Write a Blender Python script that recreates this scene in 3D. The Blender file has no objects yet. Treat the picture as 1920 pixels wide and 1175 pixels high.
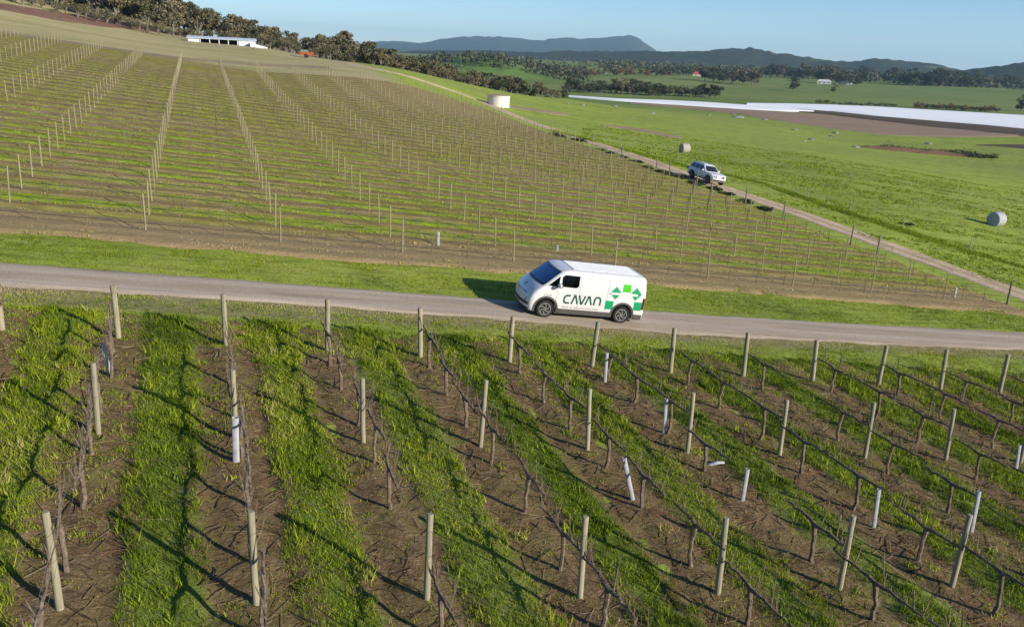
import bpy, bmesh, math, random
import numpy as np
from mathutils import Matrix, Vector
C = bpy.context.scene.collection
scene = bpy.context.scene
R = math.radians
rng = np.random.default_rng(7)
random.seed(7)

# ------------------------------------------------------------------ camera, sky, sun, exposure
CAMZ = 9.0
PITCH, ROLL, FPX = 0.29094, 0.04843, 1617.02          # focal length in pixels of the 1920 px wide photograph
EXPOSURE = 0.62
SUN_AZ, SUN_EL = 122.0, 19.4                          # compass bearing towards the sun (from +Y, clockwise)
cam_d = bpy.data.cameras.new('camera'); cam_o = bpy.data.objects.new('camera', cam_d); C.objects.link(cam_o)
cam_d.sensor_width = 36; cam_d.lens = FPX / 1920 * 36; cam_d.clip_start = .1; cam_d.clip_end = 40000
cp, sp, cr, sr = math.cos(PITCH), math.sin(PITCH), math.cos(ROLL), math.sin(ROLL)
r0 = Vector((1, 0, 0)); u0 = Vector((0, sp, cp)); fw = Vector((0, cp, -sp))
rx = r0 * cr + u0 * sr; ux = u0 * cr - r0 * sr
m = Matrix((rx, ux, -fw)).transposed().to_4x4(); m.translation = (0, 0, CAMZ)
cam_o.matrix_world = m
scene.camera = cam_o
world = bpy.data.worlds.new('World'); scene.world = world; world.use_nodes = True
wn = world.node_tree; bg = wn.nodes['Background']
sky = wn.nodes.new('ShaderNodeTexSky'); sky.sky_type = 'NISHITA'; sky.sun_disc = False
sky.sun_elevation = R(SUN_EL); sky.sun_rotation = R(SUN_AZ)
sky.air_density = .85; sky.dust_density = 0.; sky.ozone_density = 5.2; sky.altitude = 100
wn.links.new(sky.outputs[0], bg.inputs[0]); bg.inputs[1].default_value = .10
sun_d = bpy.data.lights.new('sun', 'SUN'); sun_d.energy = 4.9; sun_d.angle = R(.5); sun_d.color = (1, .91, .78)
sun_o = bpy.data.objects.new('sun', sun_d); C.objects.link(sun_o)
sv = Vector((math.sin(R(SUN_AZ)) * math.cos(R(SUN_EL)), math.cos(R(SUN_AZ)) * math.cos(R(SUN_EL)), math.sin(R(SUN_EL))))
sun_o.rotation_euler = sv.to_track_quat('Z', 'Y').to_euler(); sun_o.location = (30, -20, 60)
scene.view_settings.view_transform = 'Standard'; scene.view_settings.look = 'None'
scene.view_settings.exposure = EXPOSURE; scene.view_settings.gamma = 1
scene.view_settings.use_curve_mapping = False
scene.cycles.max_bounces = 6; scene.cycles.transparent_max_bounces = 8
scene.cycles.volume_bounces = 0

# ------------------------------------------------------------------ helpers
def tag(o, label=None, cat=None, group=None, kind=None):
    if label: o['label'] = label
    if cat: o['category'] = cat
    if group: o['group'] = group
    if kind: o['kind'] = kind
    return o
def link(name, me, mat=None, parent=None):
    o = bpy.data.objects.new(name, me); C.objects.link(o)
    if mat is not None and hasattr(me, 'materials') and len(me.materials) == 0: me.materials.append(mat)
    if parent is not None: o.parent = parent
    return o
def empty(name, loc=(0, 0, 0), rz=0):
    o = bpy.data.objects.new(name, None); C.objects.link(o); o.location = loc; o.rotation_euler = (0, 0, rz)
    o.empty_display_size = .2
    return o
def mesh_np(name, v, f, mat=None, parent=None, smooth=False, col=None, kindobj=None):
    me = bpy.data.meshes.new(name); v = np.asarray(v, np.float32); f = np.asarray(f, np.int32)
    k = f.shape[1]; n = len(f)
    me.vertices.add(len(v)); me.vertices.foreach_set('co', v.ravel())
    me.loops.add(n * k); me.loops.foreach_set('vertex_index', f.ravel())
    me.polygons.add(n); me.polygons.foreach_set('loop_start', np.arange(0, n * k, k, dtype=np.int32))
    try: me.polygons.foreach_set('loop_total', np.full(n, k, np.int32))
    except Exception: pass
    me.update(calc_edges=True)
    if smooth: me.polygons.foreach_set('use_smooth', np.ones(n, bool))
    if col is not None:
        a = me.color_attributes.new('tint', 'FLOAT_COLOR', 'POINT')
        c4 = np.ones((len(v), 4), np.float32); c4[:, :3] = col; a.data.foreach_set('color', c4.ravel())
    me.validate()
    return link(name, me, mat, parent)
class MB:
    def __init__(s): s.v = []; s.f = []
    def add(s, vs, fs):
        b = len(s.v); s.v += [tuple(p) for p in vs]; s.f += [tuple(i + b for i in q) for q in fs]; return s
    def box(s, x0, x1, y0, y1, z0, z1, M=None):
        vs = [Vector((x, y, z)) for z in (z0, z1) for y in (y0, y1) for x in (x0, x1)]
        if M is not None: vs = [M @ p for p in vs]
        return s.add(vs, [(0, 2, 3, 1), (4, 5, 7, 6), (0, 1, 5, 4), (2, 6, 7, 3), (0, 4, 6, 2), (1, 3, 7, 5)])
    def tube(s, pts, rad, n=6, cap=True):
        pts = [Vector(p) for p in pts]; L = len(pts)
        if not hasattr(rad, '__len__'): rad = [rad] * L
        vs = []
        for i, p in enumerate(pts):
            t = (pts[min(i + 1, L - 1)] - pts[max(i - 1, 0)]).normalized()
            a = t.orthogonal().normalized() if i == 0 else (a - t * a.dot(t)).normalized()
            b = t.cross(a)
            for k in range(n):
                q = 2 * math.pi * k / n
                vs.append(p + (a * math.cos(q) + b * math.sin(q)) * rad[i])
        fs = [(i * n + k, i * n + (k + 1) % n, (i + 1) * n + (k + 1) % n, (i + 1) * n + k) for i in range(L - 1) for k in range(n)]
        if cap: fs += [tuple(range(n - 1, -1, -1)), tuple((L - 1) * n + k for k in range(n))]
        return s.add(vs, fs)
    def lathe(s, prof, n=24, M=None, axis='Z'):
        vs = []
        for (r, z) in prof:
            for k in range(n):
                q = 2 * math.pi * k / n
                p = Vector((r * math.cos(q), r * math.sin(q), z)) if axis == 'Z' else Vector((r * math.cos(q), z, r * math.sin(q)))
                vs.append(M @ p if M is not None else p)
        L = len(prof)
        fs = [(i * n + k, i * n + (k + 1) % n, (i + 1) * n + (k + 1) % n, (i + 1) * n + k) for i in range(L - 1) for k in range(n)]
        fs += [tuple(range(n - 1, -1, -1)), tuple((L - 1) * n + k for k in range(n))]
        if axis != 'Z': fs = [tuple(reversed(q)) for q in fs]
        return s.add(vs, fs)
    def mesh(s, name, mat=None, smooth=False):
        me = bpy.data.meshes.new(name); me.from_pydata([tuple(p) for p in s.v], [], s.f); me.update()
        if smooth:
            me.polygons.foreach_set('use_smooth', np.ones(len(me.polygons), bool))
            try: me.set_sharp_from_angle(angle=R(40))
            except Exception: pass
        if mat: me.materials.append(mat)
        return me
    def build(s, name, mat=None, parent=None, smooth=False):
        return link(name, s.mesh(name, mat, smooth), None, parent)

# --- materials
class Mat:
    def __init__(s, name, rough=.8, spec=.3, metal=0.):
        s.m = bpy.data.materials.new(name); s.m.use_nodes = True; s.nt = s.m.node_tree
        s.b = s.nt.nodes['Principled BSDF']; s.b.inputs['Roughness'].default_value = rough
        s.b.inputs['Specular IOR Level'].default_value = spec; s.b.inputs['Metallic'].default_value = metal
        s.geo = None
    def n(s, t, **kw):
        nd = s.nt.nodes.new(t)
        for k, v in kw.items():
            if k.startswith('_'): setattr(nd, k[1:], v)
            else:
                key = int(k[1:]) if k[0] == 'i' and k[1:].isdigit() else k.replace('__', ' ')
                s.put(nd.inputs[key], v)
        return nd
    def put(s, inp, v):
        if isinstance(v, bpy.types.NodeSocket): s.nt.links.new(v, inp)
        elif isinstance(v, bpy.types.Node): s.nt.links.new(v.outputs[0], inp)
        else: inp.default_value = v
    def pos(s):
        if s.geo is None: s.geo = s.n('ShaderNodeNewGeometry')
        return s.geo.outputs['Position']
    def obj(s): return s.n('ShaderNodeTexCoord').outputs['Object']
    def math(s, op, a, b=0., c=0.):
        return s.n('ShaderNodeMath', _operation=op, i0=a, i1=b, i2=c).outputs[0]
    def dot(s, vec, d): return s.n('ShaderNodeVectorMath', _operation='DOT_PRODUCT', i0=vec, i1=tuple(d)).outputs['Value']
    def noise(s, scale, vec=None, detail=4, rough=.55, dist=0.):
        nd = s.n('ShaderNodeTexNoise', Scale=scale, Detail=detail, Roughness=rough, Distortion=dist)
        s.put(nd.inputs['Vector'], vec if vec is not None else s.pos()); return nd.outputs[0]
    def uv(s, sx=1., sy=1., az=None):
        """position turned into row direction / across-row direction and scaled"""
        a = ROADAZ if az is None else az
        cx = s.math('MULTIPLY', s.dot(s.pos(), (math.sin(a), math.cos(a), 0)), sx)
        cy = s.math('MULTIPLY', s.dot(s.pos(), (-math.cos(a), math.sin(a), 0)), sy)
        return s.n('ShaderNodeCombineXYZ', X=cx, Y=cy).outputs[0]
    def ramp(s, fac, stops, interp='LINEAR'):
        nd = s.nt.nodes.new('ShaderNodeValToRGB'); nd.color_ramp.interpolation = interp
        cr_ = nd.color_ramp
        while len(cr_.elements) < len(stops): cr_.elements.new(.5)
        for e, (p, c) in zip(cr_.elements, stops):
            e.position = p; e.color = (c[0], c[1], c[2], 1) if hasattr(c, '__len__') else (c, c, c, 1)
        s.put(nd.inputs[0], fac); return nd.outputs[0]
    def mix(s, fac, a, b, blend='MIX'):
        nd = s.nt.nodes.new('ShaderNodeMix'); nd.data_type = 'RGBA'; nd.blend_type = blend; nd.clamp_factor = True
        s.put(nd.inputs[0], fac)
        for k, c in ((6, a), (7, b)):
            s.put(nd.inputs[k], (*c, 1) if isinstance(c, tuple) and len(c) == 3 else c)
        return nd.outputs[2]
    def step(s, x, a, b):
        nd = s.n('ShaderNodeMapRange', _interpolation_type='SMOOTHSTEP', i0=x, i1=a, i2=b); return nd.outputs[0]
    def color(s, c):
        s.put(s.b.inputs['Base Color'], (*c, 1) if isinstance(c, tuple) and len(c) == 3 else c); return s
    def bump(s, h, strength=.5, dist=.05):
        nd = s.n('ShaderNodeBump', Strength=strength, Distance=dist, Height=h); s.put(s.b.inputs['Normal'], nd.outputs[0]); return s
def plain(name, c, rough=.6, spec=.4, metal=0., grime=.15, scale=3.):
    """base colour with fine uneven wear"""
    M = Mat(name, rough, spec, metal); nz = M.noise(scale, M.obj(), 5, .6)
    k = 1 - grime
    M.color(M.ramp(nz, [(.3, tuple(x * k for x in c)), (.7, tuple(min(x * (1 + grime * .4), 1) for x in c))])); return M.m

# ------------------------------------------------------------------ terrain
ROADAZ = R(70.56)
U = np.array([math.sin(ROADAZ), math.cos(ROADAZ)]); V = np.array([-math.cos(ROADAZ), math.sin(ROADAZ)])
ROWAZ = -0.35573; D1 = np.array([math.sin(ROWAZ), math.cos(ROWAZ)]); SK = 1.28479; D2 = np.array([math.sin(SK), math.cos(SK)])
S1, S2 = 2.77254, 5.925; P0 = np.array([-10.65174, 22.10878])
NQ = np.array([math.cos(ROWAZ), -math.sin(ROWAZ)]); ROWP = S1 * float(D2 @ NQ); Q0 = float(P0 @ NQ)
def plane_z(x, y):
    v = x * V[0] + y * V[1]
    return -.118196 * x - .0087553 * y + .010 * np.maximum(v - 33, 0)
def ray(px, py):
    a = px - 960.; b = py - 587.5
    uu = a * cr + b * sr; vv = -a * sr + b * cr
    xc, yc = uu / FPX, vv / FPX
    return np.array([xc, cp - yc * sp, -yc * cp - sp])
def horizon_off(px):      # bearing of an image column at the horizon
    py = 103 + (px - 960) * .0485; d = ray(px, py); return math.atan2(d[0], d[1])
cols = {
 -500: [(190, 75), (215, 85), (300, 110), (420, 115), (800, 60), (1500, 0)],
 0: [(165, 6), (190, 31), (215, 50), (300, 75), (420, 80), (600, 60), (1000, 10), (1500, -5)],
 350: [(165, -20), (190, -6), (215, 0), (300, 12), (420, 12), (600, 0), (1000, -12), (1500, -8)],
 480: [(165, -27), (190, -11), (215, -7), (300, -9), (420, -12), (600, -20), (1000, -20), (1500, -10)],
 600: [(165, -31), (200, -22), (260, -28), (330, -35), (500, -38), (800, -35), (1500, -12)],
 750: [(160, -46), (210, -33), (270, -44), (350, -52), (500, -50), (800, -36), (1500, -12)],
 900: [(175, -82), (225, -58), (300, -70), (400, -75), (600, -52), (1000, -30), (1500, -13)],
 1060: [(160, -118), (220, -86), (290, -72), (360, -82), (450, -73), (600, -54), (1000, -30), (1500, -13)],
 1300: [(145, -153), (190, -119), (250, -98), (330, -88), (410, -80), (500, -66), (700, -47), (1000, -29), (1500, -13)],
 1600: [(120, -188), (170, -151), (220, -130), (270, -117), (330, -100), (420, -79), (600, -55), (1000, -29), (1500, -13)],
 1900: [(120, -209), (170, -172), (220, -147), (270, -122), (350, -95), (480, -69), (700, -47), (1000, -29), (1500, -13)],
 2500: [(120, -250), (170, -202), (220, -155), (270, -124), (350, -95), (480, -69), (700, -47), (1000, -29), (1500, -13)]}
cpts = []
for px, lst in cols.items():
    a = horizon_off(px)
    for D, off in lst: cpts.append((a, math.log(D), off / FPX))
    for D, off in ((3000, -6), (7000, -2.5), (14000, -1.3)): cpts.append((a, math.log(D), off / FPX))
for a in np.radians(np.arange(-60, 61, 10)):
    for D in (30, 45, 65, 85, 105):
        x, y = D * math.sin(a), D * math.cos(a); cpts.append((a, math.log(D), (plane_z(x, y) - CAMZ) / D))
for px in (-500, -200, 0, 200, 350, 480):
    a = horizon_off(px); D = 138. / math.cos(a - math.atan2(V[0], V[1])) if px > -300 else 120.
    x, y = D * math.sin(a), D * math.cos(a); cpts.append((a, math.log(D), (plane_z(x, y) - CAMZ) / D))
cpts = np.array(cpts); AS = 3.0
def tps_k(r2): return .5 * r2 * np.log(r2 + 1e-12)
def _fit():
    X = np.c_[cpts[:, 0] * AS, cpts[:, 1]]; n = len(X)
    r2 = ((X[:, None] - X[None]) ** 2).sum(-1); K = tps_k(r2) + np.eye(n) * 1e-3
    P = np.c_[np.ones(n), X]; A = np.block([[K, P], [P.T, np.zeros((3, 3))]])
    return X, np.linalg.solve(A, np.r_[cpts[:, 2], np.zeros(3)])
TX, TW = _fit()
def TZ(x, y):
    """height of the land at (x, y), arrays welcome"""
    x = np.asarray(x, float); y = np.asarray(y, float); sh = x.shape; x = x.ravel(); y = y.ravel()
    z = plane_z(x, y); D = np.hypot(x, y); a = np.arctan2(x, y)
    w = np.clip((D - 75) / 35, 0, 1); w = w * w * (3 - 2 * w); k = np.nonzero(w > 0)[0]
    if len(k):
        for c in range(0, len(k), 40000):
            kk = k[c:c + 40000]
            q = np.c_[np.clip(a[kk], -1.05, 1.05) * AS, np.log(D[kk])]
            r2 = ((q[:, None] - TX[None]) ** 2).sum(-1)
            e = tps_k(r2) @ TW[:-3] + TW[-3] + q @ TW[-2:]
            z[kk] = z[kk] * (1 - w[kk]) + (CAMZ + e * D[kk]) * w[kk]
    return z.reshape(sh)
def tz(x, y): return float(TZ(np.array([x]), np.array([y]))[0])
_T = np.exp(np.linspace(math.log(5), math.log(6000), 1500))
def at(px, py):
    """point of the land seen at a pixel of the photograph"""
    d = ray(px, py); x = d[0] * _T; y = d[1] * _T; zz = CAMZ + d[2] * _T; g = TZ(x, y)
    b = zz < g
    if not b.any(): return None
    k = int(np.argmax(b)); k0 = max(k - 1, 0)
    f0 = zz[k0] - g[k0]; f1 = zz[k] - g[k]; t = _T[k0] + (_T[k] - _T[k0]) * (f0 / (f0 - f1) if f0 != f1 else 0)
    X, Y = d[0] * t, d[1] * t
    return np.array([X, Y, tz(X, Y)])
def proj(p):
    X, Y, Z = p[0], p[1], p[2] - CAMZ
    xc = X; yc = -(Z * cp + Y * sp); zc = Y * cp - Z * sp
    if zc < .1: return (-9999, -9999)
    a, b = FPX * xc / zc, FPX * yc / zc
    return 960 + a * cr - b * sr, 587.5 + a * sr + b * cr
def vnoise(x, y, s, seed=0):
    """cheap smooth value noise, about -1..1"""
    x = np.asarray(x) / s + 1000 + seed * 17.3; y = np.asarray(y) / s + 1000 + seed * 9.1
    xi = np.floor(x).astype(np.int64); yi = np.floor(y).astype(np.int64); fx = x - xi; fy = y - yi
    fx = fx * fx * (3 - 2 * fx); fy = fy * fy * (3 - 2 * fy)
    def h(a, b):
        n = (a * 374761393 + b * 668265263 + seed * 974634777) & 0x7fffffff
        n = ((n ^ (n >> 13)) * 1274126177) & 0x7fffffff
        return ((n ^ (n >> 16)) & 0xffff) / 32767.5 - 1
    return (h(xi, yi) * (1 - fx) + h(xi + 1, yi) * fx) * (1 - fy) + (h(xi, yi + 1) * (1 - fx) + h(xi + 1, yi + 1) * fx) * fy
def uv2xy(u, v): return u * U[0] + v * V[0], u * U[1] + v * V[1]

# ------------------------------------------------------------------ ground materials
SOIL_D, SOIL, SOIL_L = (.042, .027, .013), (.15, .095, .048), (.34, .23, .125)
STRAW = (.42, .33, .19)
G_DK, G_MD, G_BR, G_YL = (.055, .07, .008), (.12, .15, .014), (.20, .24, .02), (.34, .30, .07)

def mat_pasture():
    M = Mat('pasture', .95, .1)
    big = M.noise(.018, M.uv(1, 1.6), 5, .6); mid = M.noise(.16, M.uv(.45, 1.5), 6, .62, .4); fine = M.noise(1.3, M.uv(.35, 1.5), 6, .72)
    g = M.ramp(mid, [(.25, (.17, .22, .030)), (.42, (.27, .34, .046)), (.58, (.33, .40, .060)), (.8, (.40, .40, .095))])
    g = M.mix(M.ramp(big, [(.35, 0.), (.7, .65)]), g, (.22, .24, .07))
    g = M.mix(M.ramp(fine, [(.34, .85), (.52, 0.)]), g, (.085, .105, .02))
    g = M.mix(M.ramp(M.noise(.9, M.uv(.3, 1.1), 3, .6), [(.62, 0.), (.78, .45)]), g, (.30, .27, .12))
    # dry olive hill above the far vineyard, paler and browner
    u = M.dot(M.pos(), (U[0], U[1], 0)); v = M.dot(M.pos(), (V[0], V[1], 0))
    wob = M.math('MULTIPLY', M.math('SUBTRACT', M.noise(.08), .5), 14)
    hill = M.math('MULTIPLY', M.step(M.math('ADD', v, wob), 134, 142), M.math('SUBTRACT', 1., M.step(M.math('ADD', u, wob), 24, 34)))
    dry = M.ramp(M.noise(.11, M.uv(.35, 1.6), 6, .65), [(.28, (.22, .23, .07)), (.45, (.34, .31, .14)), (.6, (.42, .35, .20)), (.75, (.31, .32, .08))])
    g = M.mix(hill, g, dry)
    rb = M.math('ADD', v, M.math('MULTIPLY', M.math('SUBTRACT', M.noise(.45, M.uv(.3, 1.), 5, .6), .5), 1.6))
    rband = M.math('MULTIPLY', M.step(rb, 26.6, 27.4), M.math('SUBTRACT', 1., M.step(rb, 29., 29.6)))
    g = M.mix(M.math('MULTIPLY', rband, .8), g, M.ramp(M.noise(2.2, M.uv(.4, 1.3), 5, .7), [(.3, (.15, .125, .065)), (.55, (.26, .215, .125)), (.75, (.36, .30, .19))]))
    # valley floor far out: paddocks of different green
    far = M.step(v, 250, 420)
    vor = M.n('ShaderNodeTexVoronoi', _feature='F1', Scale=.0075, Vector=M.uv(.6, 1.3))
    vf = M.mix(M.dot(vor.outputs['Color'], (.5, .5, 0)), (.10, .17, .035), (.21, .23, .075))
    vf = M.mix(M.ramp(M.noise(.03), [(.4, 0.), (.7, .5)]), vf, (.06, .10, .025))
    g = M.mix(M.math('MULTIPLY', far, .8), g, vf)
    M.color(g); M.bump(M.noise(5., None, 6, .75), .9, .12); return M.m
def mat_nearsoil():
    M = Mat('vineyard_soil', .95, .12)
    q = M.math('DIVIDE', M.math('SUBTRACT', M.dot(M.pos(), (NQ[0], NQ[1], 0)), Q0), ROWP)
    wob = M.math('MULTIPLY', M.math('SUBTRACT', M.noise(.9, None, 5, .65), .5), .40)
    q = M.math('ADD', q, wob)
    fr = M.math('FRACT', M.math('ADD', q, 100.))                      # 0 = vine row, .5 = middle of the alley
    mid = M.math('ABSOLUTE', M.math('SUBTRACT', fr, .5))
    alley = M.n('ShaderNodeTexWhiteNoise', _noise_dimensions='1D', W=M.math('FLOOR', M.math('ADD', q, 100.))).outputs['Value']
    wid = M.math('ADD', M.math('MULTIPLY', M.math('SUBTRACT', M.noise(.35, None, 4, .6), .5), .45), M.math('MULTIPLY', M.math('SUBTRACT', alley, .5), .10))
    edge_ = M.math('ADD', mid, M.math('MULTIPLY', M.math('SUBTRACT', M.noise(2.2, None, 5, .7), .5), .35))
    grass = M.math('SUBTRACT', 1., M.step(M.math('SUBTRACT', edge_, wid), .11, .28))
    n1 = M.noise(3.2, None, 6, .7); n2 = M.noise(14., None, 4, .7)
    soil = M.ramp(n1, [(.25, SOIL_D), (.5, SOIL), (.66, (.175, .118, .066)), (.85, SOIL_L)])
    soil = M.mix(M.ramp(n2, [(.55, 0.), (.72, .55)]), soil, (.28, .21, .14))
    st = M.n('ShaderNodeTexNoise', Scale=22., Detail=3.); M.put(st.inputs['Vector'], M.uv(.18, 1.3))
    soil = M.mix(M.ramp(st.outputs[0], [(.60, 0.), (.70, .6)]), soil, STRAW)
    gr = M.ramp(M.noise(4.5, None, 6, .7), [(.25, G_DK), (.45, G_MD), (.62, (.11, .17, .03)), (.85, G_YL)])
    wn2 = M.ramp(M.noise(.55, None, 5, .6), [(.42, 0.), (.60, .6)])
    gr = M.mix(M.math('MULTIPLY', alley, .55), gr, (.24, .24, .075))
    c = M.mix(M.math('MAXIMUM', grass, M.math('MULTIPLY', wn2, .38)), soil, gr)
    M.color(c); M.bump(M.math('ADD', M.math('MULTIPLY', n1, 1.), M.math('MULTIPLY', n2, .35)), 1., .09); return M.m
def mat_farsoil():
    M = Mat('far_vineyard_soil', .95, .1)
    u = M.dot(M.pos(), (U[0], U[1], 0)); v = M.dot(M.pos(), (V[0], V[1], 0))
    wob = M.math('MULTIPLY', M.math('SUBTRACT', M.noise(.5, M.uv(.25, 1.), 4, .6), .5), .5)
    fr = M.math('FRACT', M.math('ADD', M.math('DIVIDE', M.math('SUBTRACT', v, FARV0), 2.77), M.math('ADD', wob, 50.)))
    mid = M.math('ABSOLUTE', M.math('SUBTRACT', fr, .5))
    n1 = M.noise(1.7, M.uv(.45, 1.4), 6, .68); pat = M.noise(.12, M.uv(.5, 1.), 5, .65); pat2 = M.noise(.55, M.uv(.22, 1.), 4, .6)
    soil = M.ramp(n1, [(.25, (.14, .10, .045)), (.5, (.29, .215, .10)), (.75, (.47, .37, .19))])
    olive = M.ramp(n1, [(.25, (.14, .135, .022)), (.5, (.265, .235, .05)), (.75, (.40, .34, .11))])
    bright = M.ramp(n1, [(.25, (.11, .17, .008)), (.5, (.24, .34, .012)), (.8, (.38, .46, .03))])
    near = M.math('SUBTRACT', 1., M.step(v, 42, 75))
    gm = M.math('SUBTRACT', 1., M.step(mid, .14, .30))
    c = M.mix(M.ramp(pat, [(.40, 0.), (.60, .85)]), soil, olive)
    c = M.mix(M.math('MULTIPLY', M.step(mid, .34, .46), .55), c, (.13, .092, .040)); c = M.mix(M.math('MULTIPLY', M.math('SUBTRACT', 1., M.step(v, 38.2, 39.4)), .7), c, (.28, .205, .115))
    gp = M.math('MULTIPLY', M.math('MULTIPLY', gm, M.step(v, 38.4, 39.2)), M.ramp(pat2, [(.36, .10), (.56, 1.)]))
    gp = M.math('MULTIPLY', gp, M.math('ADD', M.math('MULTIPLY', near, .5), .42))
    c = M.mix(gp, c, bright)
    c = M.mix(M.math('MULTIPLY', M.step(v, 60, 115), M.math('MULTIPLY', M.step(u, 0, 30), .5)), c, (.27, .20, .11))
    M.color(c); M.bump(M.noise(6., None, 6, .75), 1., .10); return M.m
def mat_road():
    M = Mat('worn_chipseal', .9, .2)
    t = M.math('SUBTRACT', M.dot(M.pos(), (V[0], V[1], 0)), 29.75)
    n = M.noise(.8, M.uv(.22, 2.), 6, .6); f = M.noise(30., None, 4, .7)
    c = M.ramp(n, [(.25, (.27, .21, .15)), (.5, (.37, .295, .215)), (.75, (.48, .385, .28))])
    tr = M.math('ABSOLUTE', M.math('SUBTRACT', M.math('ABSOLUTE', t), .72))
    c = M.mix(M.math('MULTIPLY', M.math('SUBTRACT', 1., M.step(tr, .1, .40)), .7), c, (.46, .39, .31))
    st = M.noise(1.1, M.uv(.12, 3.2), 5, .6); c = M.mix(M.ramp(st, [(.52, 0.), (.66, .6)]), c, (.52, .44, .34)); c = M.mix(M.ramp(st, [(.30, .5), (.42, 0.)]), c, (.17, .145, .12))
    c = M.mix(M.ramp(f, [(.35, .6), (.55, 0.)]), c, (.10, .088, .075))
    c = M.mix(M.ramp(f, [(.6, 0.), (.75, .5)]), c, (.42, .38, .32))
    M.color(c); M.bump(f, .5, .02); return M.m
def mat_track():
    M = Mat('dirt_track', .95, .1)
    n = M.noise(.7, None, 6, .65); f = M.noise(9., None, 5, .7)
    c = M.ramp(n, [(.3, (.38, .28, .19)), (.5, (.54, .41, .28)), (.75, (.66, .51, .36))])
    c = M.mix(M.ramp(f, [(.35, .6), (.55, 0.)]), c, (.22, .165, .115))
    at_ = M.n('ShaderNodeAttribute', _attribute_name='tint')
    c = M.mix(M.ramp(M.n('ShaderNodeSeparateColor', Color=at_.outputs[0]).outputs[0], [(.0, 0.), (1., .8)]), c, (.16, .155, .06))
    M.color(c); M.bump(f, .7, .06); return M.m
def mat_simple_ground(name, c1, c2, c3, scale=.3, sx=.3, bump=.08):
    M = Mat(name, .95, .1); n = M.noise(scale, M.uv(sx, 1.5), 6, .66); f = M.noise(scale * 9, None, 5, .7)
    c = M.ramp(n, [(.28, c1), (.5, c2), (.74, c3)]); c = M.mix(M.ramp(f, [(.35, .5), (.55, 0.)]), c, tuple(x * .55 for x in c1))
    M.color(c); M.bump(f, .8, bump); return M.m
FARV0 = 36.7

# ------------------------------------------------------------------ ground sheets
def grid_faces(nr, nc):
    i = np.arange(nr - 1)[:, None] * nc + np.arange(nc - 1)[None]; i = i.ravel()
    return np.c_[i, i + 1, i + nc + 1, i + nc]
azs = np.radians(np.r_[np.arange(-130, -44, 2.5), np.arange(-44, 44, .25), np.arange(44, 131, 2.5)])
ds = np.exp(np.arange(math.log(4), math.log(15000), .0125))
A_, D_ = np.meshgrid(azs, ds); gx_, gy_ = D_ * np.sin(A_), D_ * np.cos(A_)
gz_ = TZ(gx_, gy_)
amp = np.clip((D_ - 30) / 60, 0, 1) * np.clip((D_ / 400), .05, 1)
gz_ = gz_ + amp * .10 * vnoise(gx_, gy_, 6, 3) * (D_ < 2000) + .02 * vnoise(gx_, gy_, 1.2, 4) * (D_ < 80)
pasture = mat_pasture()
g = mesh_np('ground', np.c_[gx_.ravel(), gy_.ravel(), gz_.ravel()], grid_faces(*gx_.shape)[:, ::-1], pasture, smooth=True)
tag(g, kind='structure')
# the patch right under and behind the camera
xs = np.linspace(-9, 9, 30); X_, Y_ = np.meshgrid(xs, np.linspace(-9, 5, 24)); Z_ = plane_z(X_, Y_) - .03
g = mesh_np('ground', np.c_[X_.ravel(), Y_.ravel(), Z_.ravel()], grid_faces(*X_.shape), pasture, smooth=True); tag(g, kind='structure')

# near vineyard floor (rows run down towards the camera)
def near_h(x, y):
    """height of clods, ruts and turf above the land in the near vineyard"""
    q = (x * NQ[0] + y * NQ[1] - Q0) / ROWP; fr = np.abs(q - np.floor(q) - .5)
    turf = np.clip((.30 - fr) / .12, 0, 1); rut = np.exp(-((fr - .27) / .05) ** 2)
    berm = np.clip((fr - .36) / .12, 0, 1)
    return .045 + .035 * turf - .03 * rut + .04 * berm + (.018 + .012 * (1 - turf)) * vnoise(x, y, .28, 1) + .02 * vnoise(x, y, .9, 2)
qs = np.arange(Q0 - 6.2 * ROWP, Q0 + 17 * ROWP, .11)
n_a = 200
q_, t_ = np.meshgrid(qs, np.linspace(0, 1, n_a))
end_a = np.array([float((P0 + D2 * ((q - Q0) / float(D2 @ NQ))) @ D1) for q in qs]) + 2.6     # where the rows end, by the road
a_ = end_a[None] - t_ * 34
nx_, ny_ = q_ * NQ[0] + a_ * D1[0], q_ * NQ[1] + a_ * D1[1]
edge = np.minimum.reduce([t_ * 34, (1 - t_) * 34, (q_ - qs[0]), (qs[-1] - q_)]) + .6 * vnoise(nx_, ny_, .8, 5) + .25 * vnoise(nx_, ny_, .25, 6)
nz_ = TZ(nx_, ny_) + np.where(edge < 1., -.06 + .10 * np.clip(edge, 0, 1), 0) + near_h(nx_, ny_) * np.clip(edge, 0, 1)
g = mesh_np('vineyard_ground', np.c_[nx_.ravel(), ny_.ravel(), nz_.ravel()], grid_faces(*nx_.shape)[:, ::-1], mat_nearsoil(), smooth=True)
tag(g, kind='structure')

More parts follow.
